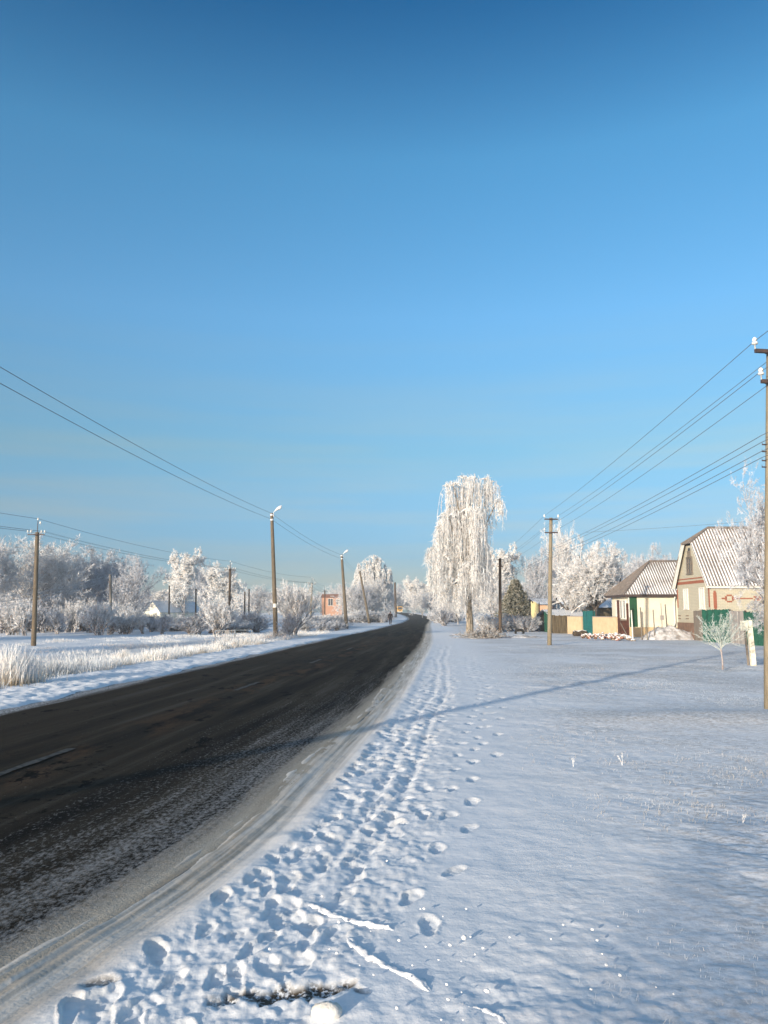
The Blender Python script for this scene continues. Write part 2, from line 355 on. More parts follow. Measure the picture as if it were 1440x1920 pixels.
# ------------------------------------------------------------------ mesh building
class MB:
    def __init__(s): s.v = []; s.f = []; s.n = 0
    def add(s, V, Fc):
        V = np.asarray(V, float).reshape(-1, 3); Fc = np.asarray(Fc, np.int64)
        s.v.append(V); s.f.append(Fc + s.n); s.n += len(V); return s
    def box(s, c, size, rz=0, M=None):
        x, y, z = [a / 2 for a in size]
        V = np.array([(i * x, j * y, k * z) for i in (-1, 1) for j in (-1, 1) for k in (-1, 1)])
        if rz: V = V @ np.array(Matrix.Rotation(rz, 3, 'Z')).T
        if M is not None: V = V @ np.array(M.to_3x3()).T
        V = V + np.array(c)
        return s.add(V, [(0, 1, 3, 2), (4, 6, 7, 5), (0, 4, 5, 1), (2, 3, 7, 6), (0, 2, 6, 4), (1, 5, 7, 3)])
    def tube(s, pts, rad, k=8, cap=True):
        pts = np.asarray(pts, float); n = len(pts)
        rad = np.ones(n) * rad if np.isscalar(rad) else np.asarray(rad, float)
        T = np.gradient(pts, axis=0); T /= np.linalg.norm(T, axis=1)[:, None] + 1e-9
        ref = np.array([0, 0, 1.]) if abs(T[:, 2].mean()) < .8 else np.array([0, 1., 0])
        A = np.cross(T, ref); A /= np.linalg.norm(A, axis=1)[:, None] + 1e-9; B = np.cross(A, T)
        a = np.arange(k) * 2 * np.pi / k
        V = pts[:, None] + rad[:, None, None] * (np.cos(a)[None, :, None] * A[:, None] + np.sin(a)[None, :, None] * B[:, None])
        i, j = np.meshgrid(np.arange(n - 1), np.arange(k), indexing='ij'); j2 = (j + 1) % k
        Fq = np.stack([i * k + j, i * k + j2, (i + 1) * k + j2, (i + 1) * k + j], -1).reshape(-1, 4)
        s.add(V.reshape(-1, 3), Fq)
        if cap:
            c0 = s.n
            s.add([pts[0], pts[-1]], np.zeros((0, 4), int))
            tri = []
            o = c0 - n * k
            for q in range(k):
                tri.append((c0, o + (q + 1) % k, o + q, c0)); b = o + (n - 1) * k
                tri.append((c0 + 1, b + q, b + (q + 1) % k, c0 + 1))
            s.f.append(np.array(tri))
        return s
    def lathe(s, c, prof, k=12):
        prof = np.asarray(prof, float); return s.tube([(c[0], c[1], c[2] + z) for r, z in prof], [r for r, z in prof], k)
    def ell(s, c, r, k=10, m=6, jit=0, seed=0):
        rr = np.random.default_rng(seed)
        th = np.linspace(0, np.pi, m + 1); ph = np.arange(k) * 2 * np.pi / k
        V = np.stack([np.sin(th)[:, None] * np.cos(ph), np.sin(th)[:, None] * np.sin(ph), np.cos(th)[:, None] * np.ones(k)], -1)
        if jit: V[1:-1] *= 1 + jit * rr.uniform(-1, 1, (m - 1, k, 1))
        V = V.reshape(-1, 3) * np.array(r) + np.array(c)
        i, j = np.meshgrid(np.arange(m), np.arange(k), indexing='ij'); j2 = (j + 1) % k
        return s.add(V, np.stack([i * k + j, (i + 1) * k + j, (i + 1) * k + j2, i * k + j2], -1).reshape(-1, 4))
    def prism(s, poly, d):            # polygon (3D points) extruded by vector d
        p = np.asarray(poly, float); n = len(p); V = np.vstack([p, p + np.array(d)])
        o = s.n; s.add(V, np.zeros((0, 4), int))
        s.poly = getattr(s, 'poly', []) + [[o + i for i in range(n)][::-1], [o + n + i for i in range(n)]]
        for i in range(n):
            j = (i + 1) % n; s.f.append(np.array([(o + i, o + j, o + n + j, o + n + i)]))
        return s
    def mesh(s, name, mat=None, smooth=False):
        V = np.vstack(s.v); faces = []
        me = bpy.data.meshes.new(name)
        quads = [f for f in s.f if len(f) and f.shape[1] == 4]; tris = [f for f in s.f if len(f) and f.shape[1] == 3]
        loops = []; sizes = []
        if quads:
            q = np.vstack(quads); deg = q[:, 0] == q[:, 3]
            t0 = q[deg][:, :3]; q = q[~deg]
            loops.append(q.ravel()); sizes.append(np.full(len(q), 4))
            if len(t0): loops.append(t0.ravel()); sizes.append(np.full(len(t0), 3))
        if tris:
            t = np.vstack(tris); loops.append(t.ravel()); sizes.append(np.full(len(t), 3))
        for pl in getattr(s, 'poly', []): loops.append(np.array(pl)); sizes.append(np.array([len(pl)]))
        lp = np.concatenate(loops).astype(np.int32); sz = np.concatenate(sizes).astype(np.int32)
        me.vertices.add(len(V)); me.vertices.foreach_set('co', V.ravel().astype(np.float32))
        me.loops.add(len(lp)); me.loops.foreach_set('vertex_index', lp)
        me.polygons.add(len(sz)); st = np.concatenate([[0], np.cumsum(sz)[:-1]]).astype(np.int32)
        me.polygons.foreach_set('loop_start', st); me.polygons.foreach_set('loop_total', sz)
        me.polygons.foreach_set('use_smooth', np.full(len(sz), smooth))
        me.update(calc_edges=True); me.validate()
        if mat: me.materials.append(MAT[mat])
        return me
    def obj(s, name, mat, parent=None, smooth=False):
        o = bpy.data.objects.new(name, s.mesh(name, mat, smooth)); col.objects.link(o)
        if parent is not None: o.parent = parent
        return o
def fattr(o, name, vals):
    a = o.data.attributes.new(name, 'FLOAT', 'POINT'); a.data.foreach_set('value', np.asarray(vals, np.float32).ravel())
def tag(o, label=None, cat=None, group=None, kind=None):
    if label: o['label'] = label
    if cat: o['category'] = cat
    if group: o['group'] = group
    if kind: o['kind'] = kind
    return o
def thing(name, label, cat, loc=(0, 0, 0), rz=0, group=None):
    o = bpy.data.objects.new(name, None); col.objects.link(o); o.location = loc; o.rotation_euler = (0, 0, rz)
    o.empty_display_size = .2
    return tag(o, label, cat, group)
def copy_tree(o, loc=None, rz=None, scale=None, label=None, group=None):
    c = o.copy(); col.objects.link(c)
    if loc is not None: c.location = loc
    if rz is not None: c.rotation_euler = (0, 0, rz)
    if scale is not None: c.scale = scale if hasattr(scale, '__len__') else (scale,) * 3
    if label: c['label'] = label
    if group: c['group'] = group
    for ch in o.children:
        d = ch.copy(); col.objects.link(d); d.parent = c
        for g in ch.children:
            e = g.copy(); col.objects.link(e); e.parent = d
    return c

# ------------------------------------------------------------------ snow ground (one sheet to the horizon)
def build_ground():
    fa = np.arange(-31, 31.01, .15); ca = np.concatenate([np.arange(34, 180, 5), np.arange(-180, -31, 5)])
    aa = np.concatenate([fa, ca[:30], ca[30:]]); aa = np.unique(np.round(aa, 3)); aa = aa[aa < 179.9]
    rr = np.concatenate([[.02, .5, .9, 1.3, 1.6], np.exp(np.arange(math.log(1.85), math.log(62), .0042)), np.exp(np.arange(math.log(62.5), math.log(420), .02)), [480, 600, 900, 1500, 2600, 4500]])
    A = np.radians(aa); na = len(A); nr = len(rr)
    X = rr[:, None] * np.sin(A)[None]; Y = rr[:, None] * np.cos(A)[None]
    x = X.ravel(); y = Y.ravel()
    h = base_h(x, y)
    yy = np.clip(y, -60, 460)
    uR = x - edgeR(yy); uL = edgeL(yy) - x
    near = 1 - sst(30, 60, np.hypot(x, y))
    far = sst(60, 140, np.hypot(x, y))
    outR = sst(-.12, .22, uR + .12 * fbm(x * 2.2, y * .6, 5, 3)); outL = sst(-.05, .30, uL + .30 * fbm(x * 1.6, y * .8, 6, 4))
    out = np.clip(outR + outL, 0, 1)
    deep = -.10 - .3 * far
    d = np.where(out < 1, deep * (1 - out), 0) + .012 * outR * (uR > -1) + .045 * outL
    # snow relief
    fld = sst(.9, 1.6, uR) + sst(.2, .6, uL)
    d += near * out * .010 * fbm(x * 3, y * 3, 11, 4)
    c, s = math.cos(R(24)), math.sin(R(24))
    xs, ys = x * c - y * s, x * s + y * c                      # wind ripples run obliquely across the field
    calm = np.clip(.45 + 2.2 * vnoise(x * .28, y * .22, 37), .08, 1.25)
    d += near * sst(2.0, 4.0, uR) * calm * (.015 * fbm(xs * 2.6, ys * 6, 21, 3) + .012 * fbm(x * 9, y * 9, 23, 4, .6) + .03 * vnoise(xs * .9, ys * 1.6, 31))
    d += .05 * sst(2.6, 6, uR) * vnoise(x * .5, y * .5, 41) * (1 - far)
    # compacted strip: lengthwise tyre combing
    strip = sst(-.1, .15, uR) * (1 - sst(.5, .8, uR))
    d += near * strip * .012 * (fbm(uR * 24, y * .5, 51, 3)) + strip * near * -.012
    d += near * .03 * np.exp(-((uR - .72) / .10) ** 2) * (.6 + .8 * vnoise(x * 3, y * 3, 61))
    # two narrow sledge ruts
    for uc in (1.18, 1.42):
        wob = .06 * np.sin(y * .35 + uc) + .03 * np.sin(y * .9)
        m = np.exp(-((uR - uc - wob) / .045) ** 2); d -= near * .016 * m * sst(3.6, 5.5, y); d += near * .004 * np.exp(-((uR - uc - wob - .08) / .03) ** 2) * sst(3.6, 5.5, y)
    # left verge: coarse crusted snow
    d += near * sst(.1, .4, uL) * (1 - sst(2.2, 3.2, uL)) * .05 * fbm(x * 5, y * 5, 71, 4, .6)
    d += .05 * sst(.3, 1, uL) * fbm(x * .7, y * .7, 72, 3)
    # footprints
    H = d.copy()
    fr = np.random.default_rng(3)
    prints = []
    yv = 2.6
    while yv < 44:
        for k in range(1 if yv > 22 else 3):
            prints.append((float(edgeR(yv)) + 0.76 + .86 * fr.beta(1.2, 1.6) + .10 * (yv > 12), yv + fr.uniform(-.1, .1), fr.normal(0, .3), fr.uniform(.014, .030)))
        yv += .14 if yv < 18 else .22
    for u0, y0, y1, st in ((1.86, 4.2, 34, .42), (2.12, 9, 26, .7)):
        yv = y0; q = 0
        while yv < y1:
            lat = u0 + (-.09 if q % 2 else .09) + .06 * math.sin(yv * .5) + .03 * min(max(yv - 5, 0), 12)
            prints.append((float(edgeR(yv)) + lat, yv, fr.normal(-.12, .15), .024)); yv += st * fr.uniform(.85, 1.15); q += 1
    order = np.argsort(y); ysorted = y[order]
    tramp = np.zeros_like(x); DN = np.zeros_like(x); RM = np.zeros_like(x)
    for (px_, py_, ang, dep) in prints:
        i0, i1 = np.searchsorted(ysorted, [py_ - .3, py_ + .3]); idx = order[i0:i1]
        idx = idx[np.abs(x[idx] - px_) < .3]
        if len(idx) == 0: continue
        dx = x[idx] - px_; dy = y[idx] - py_; ca_, sa = math.cos(ang - .12), math.sin(ang - .12)
        a = dx * ca_ + dy * sa; b = -dx * sa + dy * ca_
        sc_ = (.66 + .34 * ((px_ * 37.7) % 1)); wdt = .052 * sc_ * (1 + .2 * np.tanh(b * 30)); r = np.sqrt((a / wdt) ** 2 + (b / (.135 * sc_)) ** 2) + .35 * fbm(x[idx] * 13, y[idx] * 13, 55, 2)
        depth = dep * (.55 if py_ < 6 else .72)
        cut = (1 - sst(.88, 1.05, r)) * (1 + .25 * np.cos(b * 26) + .14 * np.sin(b * 95 + a * 40))
        DN[idx] = np.minimum(DN[idx], -depth * cut)
        RM[idx] = np.maximum(RM[idx], .008 * np.exp(-((r - 1.22) / .16) ** 2) * np.clip(.5 + 1.5 * vnoise(x[idx] * 11, y[idx] * 11, 66), 0, 1.2))
        tramp[idx] = np.maximum(tramp[idx], 1 - sst(.9, 1.5, r))
    H = H + DN + RM * (DN > -.004)
    # churned zone
    rough = sst(2.0, 3.2, uR) * near * np.clip(.4 + 2.2 * vnoise(x * .45, y * .45, 87), .03, 1.4)
    H += rough * (.013 * fbm(x * 12, y * 12, 88, 3, .6) + .010 * np.abs(fbm(xs * 5, ys * 11, 89, 3)))
    churn = sst(.66, .85, uR) * (1 - sst(1.7, 1.95, uR)) * near
    H += churn * (.013 * fbm(x * 12, y * 10, 81, 4, .65) + .012 * np.abs(fbm(x * 18, y * 15, 83, 2)))
    foot = (1 - sst(3.3, 4.1, y + .35 * fbm(x * 1.5, y * 1.5, 5, 3))) * sst(.6, .9, uR)
    H += foot * .012 * fbm(x * 9, y * 9, 85, 4, .6)
    tramp = np.maximum(tramp, churn * .5)
    # bare soil scrape in the foreground
    sc = G(545, 1868); th_ = R(12)
    dx = x - sc.x; dy = y - sc.y
    e = np.sqrt(((dx * math.cos(th_) + dy * math.sin(th_)) / .32) ** 2 + ((-dx * math.sin(th_) + dy * math.cos(th_)) / .085) ** 2)
    sn = fbm(x * 14, y * 14, 91, 3)
    soil = 1 - sst(.55, 1.0, e + .8 * sn)
    s2 = G(185, 1850); e2 = np.hypot((x - s2.x) / .07, (y - s2.y) / .05); soil = np.maximum(soil, .7 * (1 - sst(.5, 1.1, e2 + .9 * sn)))
    H += -.02 * soil + .012 * soil * vnoise(x * 60, y * 60, 93)
    # dead-grass patches over the right-hand field and the left meadow
    gn = fbm(x * .35, y * .5, 101, 4)
    grass = sst(-.15, .35, gn) * sst(2.3, 4.0, uR) * .75
    pt = G(1360, 1350); grass = np.maximum(grass, .9 * np.exp(-(((x - pt.x) / 2.2) ** 2 + ((y - pt.y) / 1.1) ** 2)))
    H += .10 * np.exp(-(((x - pt.x) / 2.2) ** 2 + ((y - pt.y) / .9) ** 2))
    grass = np.maximum(grass, sst(2.1, 3.0, uL) * (1 - sst(8, 10, uL)) * .9)
    z = h + H
    V = np.stack([x, y, z], -1)
    i, j = np.meshgrid(np.arange(nr - 1), np.arange(na), indexing='ij'); j2 = (j + 1) % na
    Fq = np.stack([i * na + j, i * na + j2, (i + 1) * na + j2, (i + 1) * na + j], -1).reshape(-1, 4)
    mb = MB(); mb.add(V, Fq)
    mb.add([[0, 0, float(z[:na].mean())]], np.zeros((0, 4), int))
    tri = np.stack([np.full(na, nr * na), np.arange(na), (np.arange(na) + 1) % na], -1)
    mb.f.append(tri[:, ::-1])
    o = mb.obj('snow_field', 'snow_ground', smooth=True)
    pad = lambda a: np.append(a, 0)
    fattr(o, 'u', pad(uR)); fattr(o, 'soil', pad(soil)); fattr(o, 'grass', pad(grass)); fattr(o, 'tramp', pad(tramp))
    me = o.data
    import struct as _s
    if me.polygons[1000].normal.z < 0: me.flip_normals()
    tag(o, kind='structure')
    # road
    ys = np.concatenate([np.arange(-50, 2, 2.), np.arange(2, 40, .12), np.arange(40, 455, 1.)])
    eL = edgeL(ys) - .35; eR = edgeR(ys) + .30
    t = np.linspace(0, 1, 60)
    Xr = eL[:, None] * (1 - t) + eR[:, None] * t; Yr = np.repeat(ys[:, None], 60, 1)
    zr = base_h(Xr, Yr) * 1.0 + .006 - .012 * np.abs(t - .5)[None] + .006 * fbm(Xr * 1.4, Yr * .5, 7, 3)
    fl = edgeL(ys)[:, None]
    n = len(ys); i, j = np.meshgrid(np.arange(n - 1), np.arange(59), indexing='ij')
    Fq = np.stack([i * 60 + j, i * 60 + j + 1, (i + 1) * 60 + j + 1, (i + 1) * 60 + j], -1).reshape(-1, 4)
    mb = MB(); mb.add(np.stack([Xr, Yr, zr], -1).reshape(-1, 3), Fq)
    o = mb.obj('road', 'asphalt', smooth=True); tag(o, kind='structure')
    fattr(o, 'u', Xr - edgeR(Yr)); fattr(o, 'w', Xr - edgeL(Yr)); fattr(o, 'd', Yr)
    # worn centre dashes
    mb = MB()
    for a, b_ in ((6.6, 9.4), (16.3, 18.2), (25, 27), (34, 36)):
        yy_ = np.linspace(a, b_, 14); cx = -3.72 + (yy_ - 9) * .089 if a < 20 else (edgeL(yy_) + edgeR(yy_)) / 2 - .0
        wv = .05 + .012 * np.sin(yy_ * 9)
        V = np.concatenate([np.stack([cx - wv, yy_, np.full(14, .016)], -1), np.stack([cx + wv, yy_, np.full(14, .016)], -1)])
        V[:, 2] += base_h(V[:, 0], V[:, 1])
        k = np.arange(13); mb.add(V, np.stack([k, k + 14, k + 15, k + 1], -1))
    tag(mb.obj('road_marking', 'road_paint'), kind='structure')
build_ground()

# ------------------------------------------------------------------ branching plants
def norm(a): return a / (np.linalg.norm(a, axis=-1, keepdims=True) + 1e-9)
def branch_level(rg, P0, D0, L, R0, K, wig, trop, taper=.45):
    n = len(P0); pts = np.empty((n, K + 1, 3)); pts[:, 0] = P0; D = D0.copy(); dirs = np.empty((n, K + 1, 3)); dirs[:, 0] = D
    for k in range(K):
        D = norm(D + rg.normal(0, wig, (n, 3)) + np.array([0, 0, trop])); pts[:, k + 1] = pts[:, k] + D * (L / K)[:, None]; dirs[:, k + 1] = D
    rad = R0[:, None] * np.linspace(1, taper, K + 1)[None]
    return pts, dirs, rad
def spawn(rg, pts, dirs, rad, L, m, ang, ratio, t0=.25, rr=.55, shrink=.5):
    n, K1, _ = pts.shape; t = rg.uniform(t0, 1, (n, m)); t[:, 0] = 1
    f = t * (K1 - 1); i = np.minimum(f.astype(int), K1 - 2); fr = (f - i)[..., None]; ni = np.arange(n)[:, None]
    P0 = pts[ni, i] * (1 - fr) + pts[ni, i + 1] * fr; D = dirs[ni, i + 1]
    rp = rad[ni, i]
    q = norm(rg.normal(0, 1, D.shape)); perp = norm(q - (q * D).sum(-1, keepdims=True) * D)
    a = np.radians(rg.normal(ang, ang * .25, (n, m)))[..., None]
    D2 = norm(D * np.cos(a) + perp * np.sin(a))
    L2 = (L[:, None] * ratio * (1 - shrink * t) * rg.uniform(.7, 1.25, (n, m)))
    return P0.reshape(-1, 3), D2.reshape(-1, 3), L2.ravel(), (rp * rr).ravel()
def tubes(mb, pts, rad, k=3, tip=True):
    """many tapered branches at once, k-sided"""
    n, K1, _ = pts.shape
    T = norm(np.gradient(pts, axis=1)) if K1 > 2 else norm(np.repeat(pts[:, 1:] - pts[:, :1], 2, 1))
    ref = np.where(np.abs(T[..., 2:3]) < .9, np.array([0, 0, 1.]), np.array([1., 0, 0]))
    A = norm(np.cross(T, ref)); B = np.cross(A, T)
    a = np.arange(k) * 2 * np.pi / k
    ring = np.cos(a)[:, None] * A[:, :, None] + np.sin(a)[:, None] * B[:, :, None]
    V = pts[:, :, None] + rad[:, :, None, None] * ring
    b = (np.arange(n) * K1 * k)[:, None, None]; i = np.arange(K1 - 1)[None, :, None]; j = np.arange(k)[None, None]; j2 = (j + 1) % k
    Fq = np.stack(np.broadcast_arrays(b + i * k + j, b + i * k + j2, b + (i + 1) * k + j2, b + (i + 1) * k + j), -1).reshape(-1, 4)
    mb.add(V.reshape(-1, 3), Fq)
def spikes(mb, P0, D, L, r):
    """thin cones: one twig with its rime"""
    n = len(P0); ref = np.where(np.abs(D[:, 2:3]) < .9, np.array([0, 0, 1.]), np.array([1., 0, 0]))
    A = norm(np.cross(D, ref)); B = np.cross(A, D); a = np.arange(3) * 2 * np.pi / 3
    mid = P0 + D * (L * .35)[:, None]
    V = np.empty((n, 5, 3)); V[:, 0] = P0; V[:, 4] = P0 + D * L[:, None]
    for q in range(3): V[:, 1 + q] = mid + r[:, None] * (math.cos(a[q]) * A + math.sin(a[q]) * B)
    o = (np.arange(n) * 5)[:, None]
    F_ = np.concatenate([np.stack([o[:, 0], o[:, 0] + 1 + (q + 1) % 3, o[:, 0] + 1 + q], -1) for q in range(3)] + [np.stack([o[:, 0] + 1 + q, o[:, 0] + 1 + (q + 1) % 3, o[:, 0] + 4], -1) for q in range(3)])
    mb.add(V.reshape(-1, 3), F_)

def make_tree(name, label, cat, seed, H=8., Wd=7., trunk=.22, stem_h=.22, limbs=9, lv=((7, 42, .62), (7, 45, .55), (8, 48, .5)), twig=(.35, .022),
              mat='rime_twigs', bark='bark_rimed', trop=.05, limb_ang=48, lean=(0, 0), rimelimb=True, twm=5, multi=1, group=None, wig=.16, spread=.35, clus=1.0, lead=.42):
    tk = MB(); cr = MB(); k1 = .72
    for it in range(4):                # settle the limb length so that height and spread come out right without squashing
        rg = np.random.default_rng(seed); n = multi
        P0 = np.zeros((n, 3)); D0 = norm(np.stack([rg.normal(0, spread if n > 1 else .03, n) + lean[0], rg.normal(0, spread if n > 1 else .03, n) + lean[1], np.ones(n)], -1))
        if n > 1: P0[:, :2] = rg.normal(0, trunk * clus, (n, 2))
        L = np.full(n, H * lead) * rg.uniform(.8, 1.1, n); rd = np.full(n, trunk * (1 if n == 1 else .5))
        pts, dirs, rad = branch_level(rg, P0, D0, L, rd, 7, .07, .04, .35)
        pts[:, 0, 2] = -.15
        levels = [(pts, rad)]
        p, d, l, r = spawn(rg, pts, dirs, rad, L, limbs, limb_ang, k1, min(.8, stem_h / lead), .6, .2)
        for (m, ang, ratio) in lv:
            pts, dirs, rad = branch_level(rg, p, d, l, r, 4, wig, trop, .5); levels.append((pts, rad))
            p, d, l, r = spawn(rg, pts, dirs, rad, l, m, ang, ratio, .2, .6, .45)
        ends = p; top = np.percentile(ends[:, 2], 99.3); wx = np.percentile(np.abs(ends[:, :2] - np.median(ends[:, :2], 0)), 97)
        q = (Wd / H) / (2 * wx / top)
        if it < 3: k1 = float(np.clip(k1 * q ** 1.1, .45, 4.5))
    sc = np.array([Wd / 2 / wx, Wd / 2 / wx, H / top]); ls = float(sc.prod() ** (1 / 3))
    for q, (pts, rad) in enumerate(levels):
        pts = pts * sc
        if q == 0: tubes(tk, pts, rad, 9)
        elif q == 1: tubes(tk, pts, rad, 6)
        else: tubes(cr, pts, np.maximum(rad, twig[1] * .6), 3)
    p = p * sc; nt_ = len(p)
    p = np.repeat(p, twm, 0); d = norm(np.repeat(d, twm, 0) + rg.normal(0, .55, (len(p), 3)) + np.array([0, 0, trop * 2]))
    spikes(cr, p, d, twig[0] * rg.uniform(.5, 1.3, len(p)), twig[1] * rg.uniform(.7, 1.3, len(p)))
    # rime on the second-order branches too
    pts = levels[-1][0] * sc; pp = pts[:, 1:].reshape(-1, 3); dd = norm(rg.normal(0, 1, pp.shape) + np.array([0, 0, .3]))
    spikes(cr, pp, dd, twig[0] * .7 * rg.uniform(.5, 1.2, len(pp)), twig[1] * rg.uniform(.7, 1.2, len(pp)))
    t = thing(name, label, cat, group=group)
    tk.obj('trunk', bark, t, smooth=True); cr.obj('crown', mat, t)
    return t

def make_weeping(name, label, seed, domes, base_h_, trunk_r, group=None, n_per=60, seg=.55, strand_r=.035, twr=.028, mat='rime_thick', bark='bark_birch'):
    """domes: (x, y, top z, half width, lowest z) umbrellas of hanging strands round the trunk at the origin"""
    rg = np.random.default_rng(seed); tk = MB(); cr = MB()
    ztop = max(d[2] for d in domes)
    tp = np.array([(0, 0, -.2), (.03, 0, base_h_ * .5), (-.02, 0, base_h_), (-.1, .1, ztop * .45), (.05, 0, ztop * .7), (.2, 0, ztop * .9)])
    tk.tube(tp, [trunk_r * 1.15, trunk_r, trunk_r * .85, trunk_r * .6, trunk_r * .35, trunk_r * .12], 10)
    for (dx, dy, zt, hw, zl) in domes:
        z0 = max(base_h_, zt * .45 + rg.uniform(-.5, .5)); i = z0 / ztop
        bx = np.interp(z0, tp[:, 2], tp[:, 0]); mid = np.array([bx + (dx - bx) * .55, dy * .5, z0 + (zt - z0) * .6])
        tk.tube([(bx, 0, z0), tuple(mid), (dx, dy, zt - .1)], [trunk_r * .4, trunk_r * .22, .03], 6)
        n = int(n_per * (hw / 1.2) ** 1.5)
        ph = rg.uniform(0, 2 * np.pi, n); ro = hw * np.sqrt(rg.uniform(0, 1, n))
        # limblets arching out from the dome's hub
        for q in range(max(6, n // 7)):
            e = np.array([dx + ro[q] * math.cos(ph[q]), dy + ro[q] * math.sin(ph[q]), zt - .55 * (ro[q] / hw) ** 2 * hw])
            m_ = (e + np.array([dx, dy, zt - .2])) / 2 + np.array([0, 0, .25 * hw]) * .5
            cr.tube([(dx, dy, zt - .35 * hw), tuple(m_), tuple(e)], [.05, .04, .03], 4, cap=False)
        clump = rg.integers(0, max(4, n // 9), n)           # strands hang in tresses with gaps between
        cph = rg.uniform(0, 2 * np.pi, clump.max() + 1); cro = hw * np.sqrt(rg.uniform(0.02, 1, clump.max() + 1))
        clen = rg.uniform(.35, 1.0, clump.max() + 1)
        sx = dx + cro[clump] * np.cos(cph[clump]) + rg.normal(0, .13, n); sy = dy + cro[clump] * np.sin(cph[clump]) + rg.normal(0, .13, n)
        rr_ = np.hypot(sx - dx, sy - dy) / hw
        sz = zt - .5 * hw * rr_ ** 2 + rg.normal(0, .12, n)
        Ls = (sz - zl) * clen[clump] * rg.uniform(.55, 1.0, n); Ls = np.maximum(Ls, .5)
        K = 9
        pts = np.empty((n, K + 1, 3)); pts[:, 0] = np.stack([sx, sy, sz], -1)
        D = norm(np.stack([np.cos(ph) * .5, np.sin(ph) * .5, np.full(n, .35)], -1))
        for k in range(K):
            D = norm(D * .45 + np.array([0, 0, -1.0]) + rg.normal(0, .13, (n, 3)))
            pts[:, k + 1] = pts[:, k] + D * (Ls / K)[:, None]
        rad = strand_r * rg.uniform(.6, 1.3, (n, 1)) * np.concatenate([rg.uniform(.6, 1.25, (n, K)), np.full((n, 1), .25)], 1)
        tubes(cr, pts, rad, 3)
        pp = np.repeat(pts[:, 1:].reshape(-1, 3), 2, 0); dd = norm(rg.normal(0, .55, pp.shape) + np.array([0, 0, -.9]))
        spikes(cr, pp, dd, rg.uniform(.15, .6, len(pp)), twr * rg.uniform(.6, 1.3, len(pp)))
    t = thing(name, label, 'tree', group=group)
    tk.obj('trunk', bark, t, smooth=True); cr.obj('crown', mat, t)
    return t

def at(t, px, Y, rz=0, scale=None):
    t.location = ground(px, Y); t.rotation_euler = (0, 0, rz)
    if scale is not None: t.scale = scale if hasattr(scale, '__len__') else (scale,) * 3
    return t
def hgt(py, Y, px=720): return PZ(py, Y) - float(base_h(PX(px, Y), Y))
def wid(w, Y): return w * Y / F

# prototypes
round_a = make_tree('rimed_tree', 'broad rounded rime-white tree behind the crossarm pole at the far left', 'tree', 11, 10, 9.5, twig=(.5, .021), limbs=12, multi=3, spread=.22, clus=.4, lv=((7, 36, .74), (6, 40, .66), (4, 42, .6)), twm=3, stem_h=.14)
round_b = make_tree('rimed_tree', 'grey frosted tree with thin upright twigs between the left pole and the short pole', 'tree', 12, 9, 8.5, mat='rime_grey', twig=(.5, .016), limbs=11, multi=3, spread=.20, clus=.4, lv=((7, 34, .74), (6, 38, .66), (4, 42, .6)), twm=3, trop=.09, stem_h=.12)
dense_a = make_tree('rimed_tree', 'tall egg-shaped tree thick with white rime right of the small white gable', 'tree', 13, 11, 6.5, mat='rime_thick', twig=(.42, .034), limbs=15, multi=2, spread=.12, clus=.3, lv=((8, 42, .70), (6, 46, .62), (4, 50, .56)), twm=3, stem_h=.08)
open_a = make_tree('rimed_tree', 'grey tree with bare dark limbs leaning right over the shrubs', 'tree', 14, 8, 7.5, mat='rime_grey', twig=(.42, .014), limbs=11, multi=2, spread=.25, clus=.3, lv=((7, 38, .72), (6, 42, .64), (4, 45, .6)), twm=3, stem_h=.15, lean=(.25, 0), trop=.06, trunk=.26)
shrub_a = make_tree('frosted_shrub', 'frosted shrub', 'shrub', 15, 2.2, 2.4, trunk=.16, stem_h=.05, limbs=8, multi=7, lead=.6, spread=.4, lv=((7, 28, .7), (6, 32, .6)), twig=(.22, .011), twm=3, trop=.12, limb_ang=32, mat='rime_twigs', wig=.1)
shrub_b = make_tree('frosted_shrub', 'frosted shrub', 'shrub', 16, 2.2, 2.6, trunk=.2, stem_h=.05, limbs=7, multi=8, lead=.6, spread=.45, lv=((7, 34, .7), (6, 36, .6)), twig=(.2, .010), twm=3, trop=.1, limb_ang=36, mat='rime_grey', wig=.12)
PROTO = []

